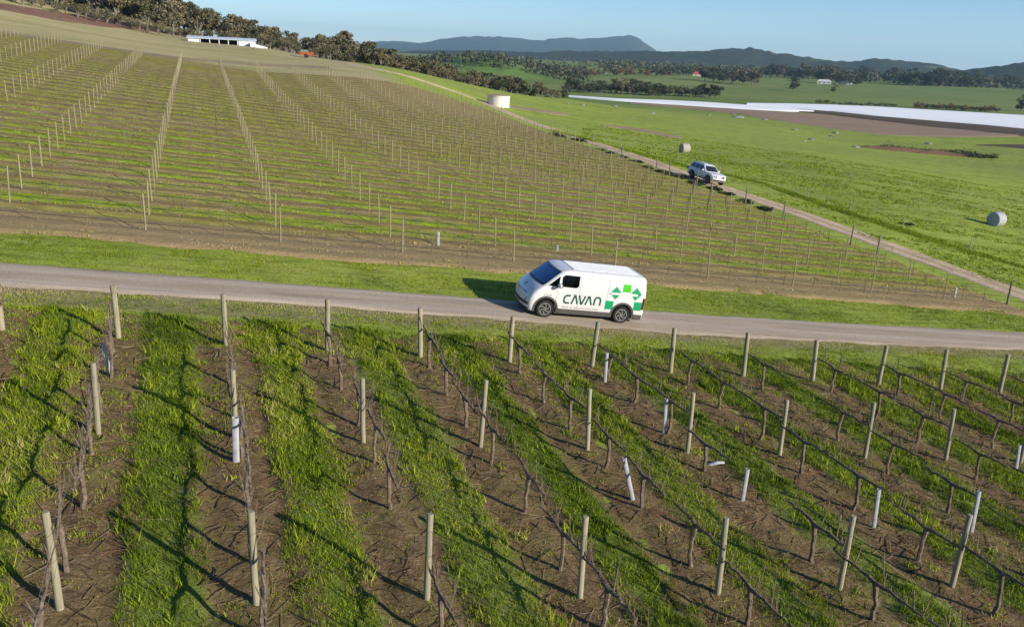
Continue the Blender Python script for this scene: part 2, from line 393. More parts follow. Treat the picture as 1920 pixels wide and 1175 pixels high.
# far vineyard floor
us = np.arange(-75, 45.2, .4); vs_ = np.r_[np.arange(34.6, 80, .16), np.arange(80, 142, .4)]
u_, v_ = np.meshgrid(us, vs_); fx_, fy_ = uv2xy(u_, v_)
edge = np.minimum.reduce([(v_ - 34.6) * 1.5, (141.8 - v_), (u_ + 75), (45.0 - u_)]) + .5 * vnoise(u_ / 3, v_, .5, 8) + .3 * vnoise(u_, v_, .8, 9)
fr = (v_ - FARV0) / 2.77; fr = np.abs(fr - np.floor(fr) - .5)
fh = .05 + .05 * np.clip((fr - .3) / .15, 0, 1) + .04 * np.clip((.22 - fr) / .1, 0, 1) + .03 * vnoise(u_, v_, .5, 10)
fz_ = TZ(fx_, fy_) + np.where(edge < 1, -.2 + .24 * np.clip(edge, 0, 1), .04) + fh * np.clip(edge, 0, 1)
g = mesh_np('far_vineyard_ground', np.c_[fx_.ravel(), fy_.ravel(), fz_.ravel()], grid_faces(*fx_.shape), mat_farsoil(), smooth=True)
tag(g, kind='structure')

# sealed farm road
rl = [(-60, 28.6, 31.4), (-6.5, 28.62, 31.25), (4, 28.62, 31.1), (10.5, 28.2, 31.0), (17.5, 27.75, 30.75), (26, 27.9, 30.95), (37, 28.45, 31.55), (60, 30, 33), (110, 36, 39)]
ru = np.arange(-60, 110, .25); v0_ = np.interp(ru, [a[0] for a in rl], [a[1] for a in rl]); v1_ = np.interp(ru, [a[0] for a in rl], [a[2] for a in rl])
for k_ in range(3):
    v0_ = np.convolve(np.pad(v0_, 12, 'edge'), np.ones(25) / 25, 'valid'); v1_ = np.convolve(np.pad(v1_, 12, 'edge'), np.ones(25) / 25, 'valid')
v0_ += .07 * vnoise(ru, ru * 0, .7, 11) + .05 * vnoise(ru, ru * 0, .3, 12); v1_ += .07 * vnoise(ru, ru * 0, .8, 13) + .05 * vnoise(ru, ru * 0, .3, 14)
ts = np.linspace(0, 1, 15); T_, RU = np.meshgrid(ts, ru); RV = v0_[:, None] * (1 - T_) + v1_[:, None] * T_
rx_, ry_ = uv2xy(RU, RV); crown = .035 + .03 * (1 - (2 * T_ - 1) ** 2); crown[:, 0] = -.05; crown[:, -1] = -.05
rz_ = TZ(rx_, ry_) + crown
road = mesh_np('farm_road', np.c_[rx_.ravel(), ry_.ravel(), rz_.ravel()], grid_faces(*rx_.shape)[:, ::-1], mat_road(), smooth=True)
tag(road, kind='structure')
def road_v(u): return np.interp(u, ru, v0_), np.interp(u, ru, v1_)

# dirt track along the vineyard's far side
tp = [(620, 113, 116), (720, 133, 137), (820, 158, 164), (900, 184, 190), (1000, 226, 237), (1100, 258, 270), (1247, 308, 323), (1350, 346, 358), (1500, 392, 408), (1700, 464, 489), (1800, 500, 523), (1920, 542, 567)]
top = [at(a, b) for a, b, c in tp]; bot = [at(a, c) for a, b, c in tp]
def resample(pts, step):
    P = np.array([p[:2] for p in pts]); s = np.r_[0, np.cumsum(np.hypot(*np.diff(P, axis=0).T))]
    t = np.arange(0, s[-1], step) / s[-1]; return np.c_[np.interp(t * s[-1], s, P[:, 0]), np.interp(t * s[-1], s, P[:, 1])]
cen = [(a + b) / 2 for a, b in zip(top, bot)]
last = cen[-1] + (cen[-1] - cen[-3]) * 1.2; cen.append(last)
tc = resample(cen, .6)
for k_ in range(4): tc = np.c_[np.convolve(np.pad(tc[:, 0], 8, 'edge'), np.ones(17) / 17, 'valid'), np.convolve(np.pad(tc[:, 1], 8, 'edge'), np.ones(17) / 17, 'valid')] if k_ else tc
dt = np.gradient(tc, axis=0); dt /= np.hypot(dt[:, 0], dt[:, 1])[:, None]; nt_ = np.c_[-dt[:, 1], dt[:, 0]]
off = np.linspace(-1.75, 1.75, 15)
wv = 1 + .12 * vnoise(np.arange(len(tc)), np.zeros(len(tc)), 5, 15)
kx = tc[:, 0, None] + nt_[:, 0, None] * off[None] * wv[:, None]; ky = tc[:, 1, None] + nt_[:, 1, None] * off[None] * wv[:, None]
prof = np.where(np.abs(off) > 1.6, -.08, .07 - .05 * np.exp(-((np.abs(off) - .85) / .3) ** 2))
kz = TZ(kx, ky) + prof[None] + .02 * vnoise(kx, ky, .5, 16)
grs = np.clip(1 - np.abs(off) / .38, 0, 1) * .9; tint = np.repeat(np.tile(grs, len(tc))[:, None], 3, 1)
track = mesh_np('dirt_track', np.c_[kx.ravel(), ky.ravel(), kz.ravel()], grid_faces(*kx.shape), mat_track(), smooth=True, col=tint)
tag(track, kind='structure')
def track_dist(x, y):
    return np.hypot(tc[:, 0] - x, tc[:, 1] - y).min()

# field strips laid on the land: lists of (px, upper py, lower py)
def strip(name, lst, mat, h, nt=12, step=10, rough=0.):
    px = np.arange(lst[0][0], lst[-1][0] + 1, step); a = np.interp(px, [l[0] for l in lst], [l[1] for l in lst]); b = np.interp(px, [l[0] for l in lst], [l[2] for l in lst])
    rows = []
    for x, t0, t1 in zip(px, a, b):
        A, B = at(x, t0), at(x, t1)
        if A is None or B is None: continue
        t = np.linspace(0, 1, nt)[:, None]; rows.append(A[None, :2] * (1 - t) + B[None, :2] * t)
    P = np.array(rows)
    if rough: P = P + (rough * vnoise(P[..., 0], P[..., 1], 9, 21))[..., None]
    Z = TZ(P[..., 0], P[..., 1]) + h; Z[:, 0] -= h * 1.5; Z[:, -1] -= h * 1.5
    o = mesh_np(name, np.c_[P[..., 0].ravel(), P[..., 1].ravel(), Z.ravel()], grid_faces(P.shape[0], P.shape[1])[:, ::-1], mat, smooth=True)
    tag(o, kind='structure'); return o
m_brown = mat_simple_ground('ploughed_soil', (.24, .165, .105), (.31, .215, .145), (.37, .265, .185), .12)
m_dark = mat_simple_ground('dark_soil', (.075, .052, .033), (.105, .075, .048), (.14, .10, .065), .12)
m_red = mat_simple_ground('red_soil', (.15, .085, .055), (.21, .125, .085), (.27, .17, .12), .12)
m_dry = mat_simple_ground('dry_grass', (.20, .17, .085), (.29, .235, .135), (.36, .29, .18), .2)
strip('ploughed_field', [(1180, 192, 194), (1300, 200.5, 205), (1380, 204.5, 213), (1450, 208, 226), (1530, 213, 238), (1640, 225, 253), (1760, 239, 258), (1860, 248.5, 257), (1915, 254, 256)], m_brown, .25)
strip('dark_soil', [(1480, 207, 208.5), (1560, 209.5, 216), (1640, 218, 226.5), (1760, 228, 240.5), (1850, 235, 250), (1920, 242, 256), (2080, 256, 270)], m_dark, .40)
strip('ploughed_hill', [(-160, -12, -2), (0, 6, 19), (100, 22, 38), (200, 37, 52), (300, 53, 62), (350, 65, 70.5), (480, 87.5, 93), (560, 98, 106), (590, 106, 108)], m_red, .12, rough=.6)
strip('dry_bank', [(-100, 50, 56), (0, 60, 66), (130, 78, 84), (260, 98, 104), (340, 108, 114), (480, 120, 126), (620, 126, 131)], m_dry, .10, rough=.5)
strip('dry_bank', [(940, 196.5, 199.5), (990, 203, 208), (1050, 211, 216), (1070, 215, 217)], m_dry, .10, rough=.3)
strip('bare_patch', [(1130, 235, 236), (1160, 237, 240), (1200, 242, 247), (1250, 252, 257), (1280, 258.5, 260)], m_brown, .10, rough=.4)
strip('dark_soil', [(1830, 272, 273), (1870, 271, 275), (1930, 271, 280), (2040, 276, 288)], m_dark, .15, rough=.4)

# white crop covers spread over the flat fields
m_cover = Mat('white_crop_cover', .7, .2)
m_cover.color(m_cover.ramp(m_cover.noise(.25, m_cover.uv(.15, 3.), 4, .6), [(.3, (.84, .84, .83)), (.6, (.90, .90, .89))])); m_cover.bump(m_cover.noise(1.2, m_cover.uv(.1, 2.5)), .25, .1); m_cover = m_cover.m
o = strip('crop_cover', [(1066, 181.2, 182.4), (1160, 187.0, 190), (1250, 189.5, 196), (1330, 193.5, 201.5), (1400, 198.5, 205.5), (1470, 204, 209.3), (1530, 210.2, 211.2)], m_cover, .7)
del o['kind']; tag(o, 'narrow tapering white crop cover behind the green paddock', 'crop cover', 'white crop covers on the valley fields')
o = strip('crop_cover', [(1400, 195.2, 197.4), (1480, 195.6, 203), (1560, 197.5, 209.3), (1640, 200.5, 218), (1760, 207.5, 228), (1920, 216.5, 243), (2080, 227, 256)], m_cover, .7)
del o['kind']; tag(o, 'large wide white crop cover reaching the right edge of the view', 'crop cover', 'white crop covers on the valley fields')

# ------------------------------------------------------------------ hills and mountain on the horizon
def ridge(name, prof, D, depth, mat, zfoot, nz=14, step=6, rough=0., seed=1, kind='structure'):
    px = np.arange(prof[0][0], prof[-1][0] + 1, step); py = np.interp(px, [p[0] for p in prof], [p[1] for p in prof])
    py = np.convolve(np.pad(py, 2, 'edge'), np.ones(5) / 5, 'valid')
    V_ = []; 
    for x, y in zip(px, py):
        d = ray(x, y); L = math.hypot(d[0], d[1]); dx, dy, e = d[0] / L, d[1] / L, d[2] / L
        zt = CAMZ + e * D; row = []
        for s in np.linspace(-1, 1, nz * 2 + 1):
            dd = D + s * depth; z = zfoot + (zt - zfoot) * (math.cos(s * math.pi) * .5 + .5) ** .8
            row.append((dx * dd, dy * dd, z))
        V_.append(row)
    P = np.array(V_); n = vnoise(P[..., 0], P[..., 1], D * .05, seed) + .6 * vnoise(P[..., 0], P[..., 1], D * .02, seed + 1) + .4 * vnoise(P[..., 0], P[..., 1], D * .006, seed + 2)
    w = np.clip((P[..., 2] - zfoot) / (P[..., 2].max() - zfoot + 1e-6), 0, 1); P[..., 2] += n * rough * w
    o = mesh_np(name, P.reshape(-1, 3), grid_faces(P.shape[0], P.shape[1])[:, ::-1], mat, smooth=True); return tag(o, kind=kind)
def mat_forest(name, c1, c2, patch, scale, pscale, pth):
    M = Mat(name, .95, .05); n = M.noise(scale, None, 6, .7)
    c = M.ramp(n, [(.35, c1), (.6, c2)]); c = M.mix(M.ramp(M.noise(pscale, M.uv(.5, 1.6), 5, .6), [(pth, 0.), (pth + .06, 1.)]), c, patch)
    M.color(c); M.bump(n, 1., 4. / scale * .02); return M.m
ridge('mountain', [(560, 96), (640, 88), (690, 80), (715, 77.5), (745, 77.5), (790, 82), (830, 76), (860, 72.5), (900, 71.5), (940, 71), (1000, 77), (1040, 72.5), (1090, 74), (1130, 70), (1155, 67), (1185, 69), (1205, 77), (1222, 90), (1240, 103), (1275, 118), (1320, 128)], 9000, 2600, mat_forest('mountain_forest', (.022, .032, .022), (.045, .056, .035), (.06, .07, .04), .004, .0008, .75), -8, rough=30, step=5, seed=31)
hm = mat_forest('hill_forest', (.018, .026, .014), (.045, .052, .026), (.11, .12, .05), .02, .0026, .60)
ridge('hills', [(560, 118), (640, 108), (720, 99), (760, 97), (830, 96), (900, 97), (1000, 99.5), (1100, 98), (1180, 97), (1230, 96), (1300, 98.5), (1340, 97), (1370, 96.5), (1410, 98), (1450, 103), (1500, 109), (1530, 113), (1570, 115), (1600, 116.5), (1625, 113.5), (1650, 113), (1690, 119), (1740, 121), (1760, 124), (1800, 131), (1830, 136), (1900, 142), (2000, 150)], 3300, 900, hm, -12, rough=12, step=4, seed=41)
ridge('hills', [(1560, 152), (1640, 146), (1700, 141), (1760, 136), (1810, 132.5), (1850, 129), (1890, 124), (1930, 121), (2000, 118), (2120, 119), (2300, 135)], 2500, 700, hm, -12, rough=9, step=4, seed=51)
hm2 = mat_forest('low_hill_forest', (.020, .026, .013), (.055, .055, .028), (.16, .20, .055), .035, .004, .52)
ridge('hills', [(640, 126), (760, 116), (860, 118), (960, 121), (1060, 124), (1160, 122), (1300, 126), (1420, 133), (1500, 137), (1580, 136), (1660, 142), (1760, 149), (1850, 152), (1960, 157), (2100, 166)], 1900, 450, hm2, -14, rough=5, step=4, seed=61)
gh = mat_simple_ground('green_hill', (.09, .16, .03), (.13, .21, .045), (.19, .20, .08), .012, .6)
ridge('hills', [(740, 130), (790, 120), (840, 112), (880, 108.5), (915, 109), (950, 115), (985, 126), (1030, 137), (1080, 147)], 900, 210, gh, -15, rough=1.2, step=4, seed=71)

# ------------------------------------------------------------------ trees
def mat_leaf(name, stops):
    M = Mat(name, .8, .2); at_ = M.n('ShaderNodeAttribute', _attribute_name='tint')
    sep = M.n('ShaderNodeSeparateColor', Color=at_.outputs[0]); inf = M.n('ShaderNodeObjectInfo')
    f = M.math('ADD', sep.outputs[0], M.math('MULTIPLY', M.math('SUBTRACT', inf.outputs['Random'], .5), .45))
    M.color(M.ramp(f, stops)); return M.m
m_gum = mat_leaf('gum_leaves', [(0, (.045, .048, .024)), (.35, (.085, .08, .040)), (.65, (.135, .118, .062)), (1, (.21, .17, .10))])
m_grn = mat_leaf('dark_leaves', [(0, (.02, .028, .014)), (.4, (.042, .052, .024)), (.8, (.08, .085, .038)), (1, (.13, .12, .055))])
m_aut = mat_leaf('autumn_leaves', [(0, (.08, .045, .018)), (.5, (.17, .10, .04)), (1, (.26, .16, .06))])
m_bark = plain('grey_bark', (.22, .19, .16), .9, .1, grime=.4, scale=6)
def tree_meshes(seed, shape, mat, n=1100):
    """unit-height tree: trunk mesh and crown mesh (leaf-clump quads through the crown)"""
    r = np.random.default_rng(seed); tb = MB(); cl = []
    hgt = {'gum': .24, 'round': .14, 'tall': .34, 'bush': .06}[shape]
    x = y = 0; pts = [(0, 0, -.04)]
    for k in range(1, 5): x += r.normal() * .012; y += r.normal() * .012; pts.append((x, y, hgt * k / 4))
    tb.tube(pts, np.linspace(.030, .019, 5), 6)
    nl = {'gum': 10, 'round': 10, 'tall': 9, 'bush': 8}[shape]
    for k in range(nl):
        a = 2 * math.pi * k / nl + r.normal() * .4
        ro, z1 = {'gum': (r.uniform(.08, .32), r.uniform(.34, .92)), 'round': (r.uniform(.10, .34), r.uniform(.25, .85)), 'tall': (r.uniform(.03, .15), r.uniform(.5, .95)), 'bush': (r.uniform(.1, .42), r.uniform(.3, .72))}[shape]
        e = np.array([x + ro * math.cos(a), y + ro * math.sin(a), z1]); b = np.array([x, y, hgt * r.uniform(.7, 1)])
        mid_ = (b + e) / 2 + np.array([0, 0, .04]); tb.tube([b, mid_, e], [.014, .009, .004], 5)
        cl.append((e, r.uniform(.11, .19) * (1.35 if shape in ('round', 'bush') else 1)))
        if r.random() < .8: cl.append((mid_ * .4 + e * .6 + r.normal(size=3) * .05, r.uniform(.07, .12)))
    if shape != 'bush': cl.append((np.array([x, y, .9]), .12))
    C_ = []; T_ = []
    per = n // len(cl)
    for c, rad in cl:
        tone = r.uniform(.2, .8); d = r.normal(size=(per, 3)); d /= np.linalg.norm(d, axis=1)[:, None]
        p = c + d * rad * (r.uniform(.35, 1.05, per) ** .6)[:, None] * np.array([1, 1, .72]); C_.append(p); T_.append(np.clip(tone + r.normal(size=per) * .14, 0, 1))
    P = np.concatenate(C_); T = np.concatenate(T_); k = len(P)
    a = r.normal(size=(k, 3)); a /= np.linalg.norm(a, axis=1)[:, None]; b = np.cross(a, r.normal(size=(k, 3))); b /= np.linalg.norm(b, axis=1)[:, None]
    s = r.uniform(.02, .045, k)[:, None]
    v = np.stack([P - a * s, P + b * s * .8, P + a * s, P - b * s * .8], 1).reshape(-1, 3); v[:, 2] = np.clip(v[:, 2], .02, 1.03)
    f = np.arange(k * 4).reshape(-1, 4)
    co = mesh_np('crown', v, f, mat, col=np.repeat(np.repeat(T, 4)[:, None], 3, 1)); cm = co.data; bpy.data.objects.remove(co)
    return tb.mesh('trunk', m_bark, True), cm
TM = {('gum', i): tree_meshes(100 + i, 'gum', m_gum) for i in range(4)}
TM.update({('tall', i): tree_meshes(120 + i, 'tall', m_gum) for i in range(2)})
TM.update({('round', i): tree_meshes(140 + i, 'round', m_grn) for i in range(3)})
TM.update({('autumn', i): tree_meshes(160 + i, 'round', m_aut) for i in range(2)})
TM.update({('bush', i): tree_meshes(180 + i, 'bush', m_grn, 600) for i in range(2)})
TM.update({('scrub', i): tree_meshes(190 + i, 'bush', m_gum, 600) for i in range(2)})
NV = {'gum': 4, 'tall': 2, 'round': 3, 'autumn': 2, 'bush': 2, 'scrub': 2}
NM = {'gum': 'gum_tree', 'tall': 'gum_tree', 'round': 'tree', 'autumn': 'autumn_tree', 'bush': 'bush', 'scrub': 'bush'}
CT = {'gum': 'tree', 'tall': 'tree', 'round': 'tree', 'autumn': 'tree', 'bush': 'bush', 'scrub': 'bush'}
tree_r = random.Random(5)
def tree(kind, x, y, h, label, group, wide=1., sink=.3):
    tm, cm = TM[(kind, tree_r.randrange(NV[kind]))]
    e = empty(NM[kind], (x, y, tz(x, y) - sink * h * .03), tree_r.uniform(0, 6.28)); e.scale = (h * wide, h * wide, h)
    tag(e, label, CT[kind], group)
    link('trunk', tm, None, e); link('crown', cm, None, e); return e
def polar(px, D):
    a = horizon_off(px); return D * math.sin(a), D * math.cos(a)
# wooded ridge on the upper left
GR = 'gum trees of the wood on the ridge'
WT = ['olive-brown gum tree in the wood along the ridge behind the vineyard', 'greyish gum tree deep in the wood above the ploughed strip']
rr = random.Random(11)
_O = ['', 'first', 'second', 'third', 'fourth', 'fifth', 'sixth', 'seventh', 'eighth', 'ninth', 'tenth', 'eleventh', 'twelfth', 'thirteenth', 'fourteenth', 'fifteenth', 'sixteenth', 'seventeenth', 'eighteenth', 'nineteenth']
def nth(n):
    if n < 20: return _O[n]
    t = {2: 'twent', 3: 'thirt', 4: 'fort', 5: 'fift', 6: 'sixt'}[n // 10]
    return t + 'ieth' if n % 10 == 0 else t + 'y-' + _O[n % 10]
for D0, D1_, n in ((212, 226, 44), (228, 255, 46), (262, 310, 42), (320, 400, 36)):
    for k in range(n):
        px = -150 + 790 * (k + rr.uniform(-.4, .4)) / n; D = rr.uniform(D0, D1_)
        if 330 < px < 480 and D < 222: D += 14
        x, y = polar(px, D); h = rr.uniform(6.6, 10.4) * (.8 if px > 420 else 1) * (.85 if D > 300 else 1)
        z_ = tz(x, y); sk_ = np.interp(px, [-200, 250, 300, 340, 400, 450, 500, 550, 640], [-80, -30, 0, 8, 25, 33, 48, 64, 74])
        h = min(h, CAMZ + D * (103 + (px - 960) * .0485 - sk_ - rr.uniform(-3, 12)) / FPX - z_)
        if h < 2.2: continue
        tree(rr.choice(['gum', 'gum', 'gum', 'tall', 'scrub']), x, y, h, WT[D > 260], GR, rr.uniform(.9, 1.25))
# the shrubby understorey along the foot of the wood
for k in range(40):
    px = -120 + 760 * (k + rr.uniform(-.3, .3)) / 40; D = rr.uniform(206, 212)
    if 320 < px < 500: D = rr.uniform(212, 216)
    x, y = polar(px, D); tree('scrub', x, y, rr.uniform(2., 3.8), 'low brown scrub bush at the foot of the wood', 'bushes at the foot of the wood', 1.1)
# creek line behind the crest of the paddock: (px, top py)
tops = [(600, 72), (618, 70), (634, 62), (650, 84), (668, 80), (683, 73), (700, 78), (717, 90), (735, 99), (752, 103), (777, 104), (800, 110), (819, 112), (835, 116), (850, 117), (870, 126), (890, 129), (910, 132), (933, 134), (950, 139), (965, 142), (985, 145), (1006, 148), (1025, 157), (1045, 164), (1062, 172)]
for k, (px, py) in enumerate(tops):
    for j in range(3):
        D = (262, 292, 325)[j] + rr.uniform(-8, 8); x_, y_ = polar(px + rr.uniform(-9, 9), D)
        zt = CAMZ + D * (103 + (px - 960) * .0485 + (0 if j == 1 else rr.uniform(2, 9)) - py) / FPX * 1.0
        zt = CAMZ + D * (103 + (px - 960) * .0485 - py - (0 if j == 1 else rr.uniform(1, 6))) / FPX
        h = zt - tz(x_, y_)
        if h < 2.5: h = 2.5 + rr.random()
        lab = {0: 'brown-green gum tree at the front of the creek line', 1: 'tall gum tree in the middle of the creek line', 2: 'gum tree at the back of the creek line'}[j]
        tree('tall' if px == 634 and j == 1 else rr.choice(['gum', 'gum', 'scrub', 'round' if px > 850 else 'gum']), x_, y_, min(h, 17), lab, 'gum trees along the creek behind the paddock', rr.uniform(1., 1.4))['label'] = lab + ', %s from the left' % nth(k + 1)
# the valley: rows of trees standing on the far paddocks  (px0, py0, px1, py1, n, height in px, kinds, label, group)
valley = [
 (1055, 172, 1345, 184, 52, (13, 25), ['round', 'bush', 'bush', 'gum'], 'dark tree in the hedgerow beyond the white crop cover', 'hedgerow trees in the valley'),
 (1060, 168, 1200, 171, 10, (14, 22), ['round', 'gum'], 'dark tree at the thick end of the valley hedgerow', 'hedgerow trees in the valley'),
 (985, 143, 1310, 142.5, 34, (10, 19), ['round', 'gum', 'autumn', 'autumn', 'round'], 'dark or rusty tree in the long belt under the hills', 'trees in the belt under the hills'),
 (1310, 151, 1420, 161, 14, (18, 27), ['round', 'gum'], 'olive tree in the clump beside the red-roofed house', 'trees around the red-roofed house'),
 (1420, 146, 1560, 149, 18, (16, 26), ['round', 'gum', 'round'], 'dark tree in the grove behind the lone tree', 'trees in the belt under the hills'),
 (1535, 156, 1620, 161, 9, (15, 25), ['round', 'gum'], 'tree beside the pale farmhouse in the valley', 'trees round the pale farmhouses'),
 (1560, 147, 1700, 156, 14, (14, 26), ['round', 'gum'], 'dark tree in the belt left of the darkest grove', 'trees in the belt under the hills'),
 (1685, 160, 1832, 164, 26, (20, 30), ['round', 'round', 'bush'], 'tree of the dark dense grove on the right', 'trees of the dark grove'),
 (1825, 163, 1990, 168, 16, (12, 22), ['round', 'gum'], 'tree in the belt reaching the right edge', 'trees in the belt under the hills'),
 (1525, 194, 1565, 196, 5, (6, 9), ['bush', 'autumn'], 'low rusty bush above the white cover', 'low bushes above the white cover'),
 (1570, 198, 1680, 201, 20, (5, 8), ['bush'], 'low dark bush above the white cover', 'low bushes above the white cover'),
 (1715, 204, 1870, 211, 34, (7, 12), ['bush', 'bush', 'autumn'], 'dark bush in the hedge above the wide white cover', 'low bushes above the white cover'),
]
for px0, py0, px1, py1, n, hp, kinds, lab, grp in valley:
    for k in range(n):
        t = (k + rr.uniform(.1, .9)) / n; px = px0 + (px1 - px0) * t; py = py0 + (py1 - py0) * t + rr.uniform(-1.6, 1.)
        P = at(px, py)
        if P is None: continue
        D = math.hypot(P[0], P[1])
        if D > 2200: continue
        h = rr.uniform(*hp) * D / FPX; tree(rr.choice(kinds), P[0], P[1], h, lab + ', %s from the left' % nth(k + 1), grp, rr.uniform(1.1, 1.6))
P = at(1486, 171); D = math.hypot(P[0], P[1]); tree('round', P[0], P[1], 26 * D / FPX, 'lone round dark tree standing in the middle of the green valley field', None, 1.25)
P = at(1563, 176); D = math.hypot(P[0], P[1]); tree('gum', P[0], P[1], 16 * D / FPX, 'thin sparse tree right of the lone round tree', None, 1.)
P = at(1912, 209); D = math.hypot(P[0], P[1]); tree('round', P[0], P[1], 26 * D / FPX, 'dark round tree at the right edge, behind the white cover', None, 1.2)
# far woods on the low hills that read as one mass
def leaf_mass(name, pts, size, mat, label, seed=3):
    r = np.random.default_rng(seed); P = np.array(pts); k = len(P)
    a = r.normal(size=(k, 3)); a /= np.linalg.norm(a, axis=1)[:, None]; b = np.cross(a, r.normal(size=(k, 3))); b /= np.linalg.norm(b, axis=1)[:, None]
    s = (size * r.uniform(.5, 1.2, k))[:, None]
    v = np.stack([P - a * s, P + b * s, P + a * s, P - b * s], 1).reshape(-1, 3)
    o = mesh_np(name, v, np.arange(k * 4).reshape(-1, 4), mat, col=np.repeat(np.repeat(r.uniform(0, 1, k), 4)[:, None], 3, 1)); return tag(o, label, 'woodland', None, 'stuff')
pts = []
for k in range(1500):
    px = rr.uniform(980, 2050); D = rr.uniform(1350, 1750); x, y = polar(px, D)
    if vnoise(x, y, 90, 81) < .0: continue
    z = tz(x, y); hh = rr.uniform(7, 13)
    for j in range(14): pts.append((x + rr.gauss(0, 5), y + rr.gauss(0, 5), z + rr.uniform(.5, hh)))
leaf_mass('woodland', pts, 1.9, m_grn, 'dark distant woodland on the plain in front of the hills')
pts = []
for k in range(900):
    px = rr.uniform(700, 1100); D = rr.uniform(800, 1150); x, y = polar(px, D)
    t = 0
    a_ = horizon_off(px)
    if not (vnoise(x, y, 60, 82) > .05 or D > 930): continue
    z0 = tz(x, y)
    pr = [(740, 130), (790, 120), (840, 112), (880, 108.5), (915, 109), (950, 115), (985, 126), (1030, 137), (1080, 147)]
    s = (D - 900) / 210.
    if abs(s) < 1 and 740 < px < 1080:
        d = ray(px, np.interp(px, [p[0] for p in pr], [p[1] for p in pr])); zt = CAMZ + d[2] / math.hypot(d[0], d[1]) * 900
        z0 = max(z0, -15 + (zt + 15) * (math.cos(s * math.pi) * .5 + .5) ** .8)
    for j in range(12): pts.append((x + rr.gauss(0, 3.5), y + rr.gauss(0, 3.5), z0 + rr.uniform(.3, 8)))
leaf_mass('woodland', pts, 1.3, m_grn, 'brown-green woodland over the small green hill', 4)

# ------------------------------------------------------------------ far houses
def house(px, py, w, d, h, roofc, wallc, label, rz=0.):
    P = at(px, py); e = empty('house', (P[0], P[1], tz(P[0], P[1]) - .2), -horizon_off(px) + rz); tag(e, label, 'house')
    MB().box(-w / 2, w / 2, -d / 2, d / 2, 0, h).build('wall', plain('house_wall', wallc), e)
    b = MB(); r = h * .75; o_ = .5
    b.add([(-w / 2 - o_, -d / 2 - o_, h), (w / 2 + o_, -d / 2 - o_, h), (w / 2 + o_, d / 2 + o_, h), (-w / 2 - o_, d / 2 + o_, h), (-w / 2 + d * .3, 0, h + r), (w / 2 - d * .3, 0, h + r)], [(0, 1, 5, 4), (2, 3, 4, 5), (1, 2, 5), (3, 0, 4), (3, 2, 1, 0)]); b.build('roof', plain('house_roof', roofc), e)
    for k in range(3):
        xx = -w / 2 + w * (k + .5) / 3; MB().box(xx - .7, xx + .7, -d / 2 - .06, -d / 2 + .02, .9, 2.1).build('window', m_win, e)
m_win = plain('dark_window', (.03, .035, .04), .15, .6)
house(1315, 143.5, 22, 10, 3.2, (.55, .10, .08), (.6, .5, .42), 'low house with a bright red roof among the valley trees')
house(1397, 138, 20, 10, 3.0, (.42, .16, .10), (.5, .42, .36), 'long house with a terracotta roof under the hills')
house(1545, 157.5, 16, 8, 3.0, (.62, .62, .62), (.7, .68, .65), 'pale farmhouse left of the tree gap in the valley')
house(1583, 158.5, 18, 8, 3.0, (.7, .7, .7), (.75, .74, .72), 'white farmhouse right of the tree gap in the valley')
house(1890, 162.5, 16, 8, 3.0, (.66, .66, .66), (.72, .7, .68), 'white farmhouse among trees near the right edge')

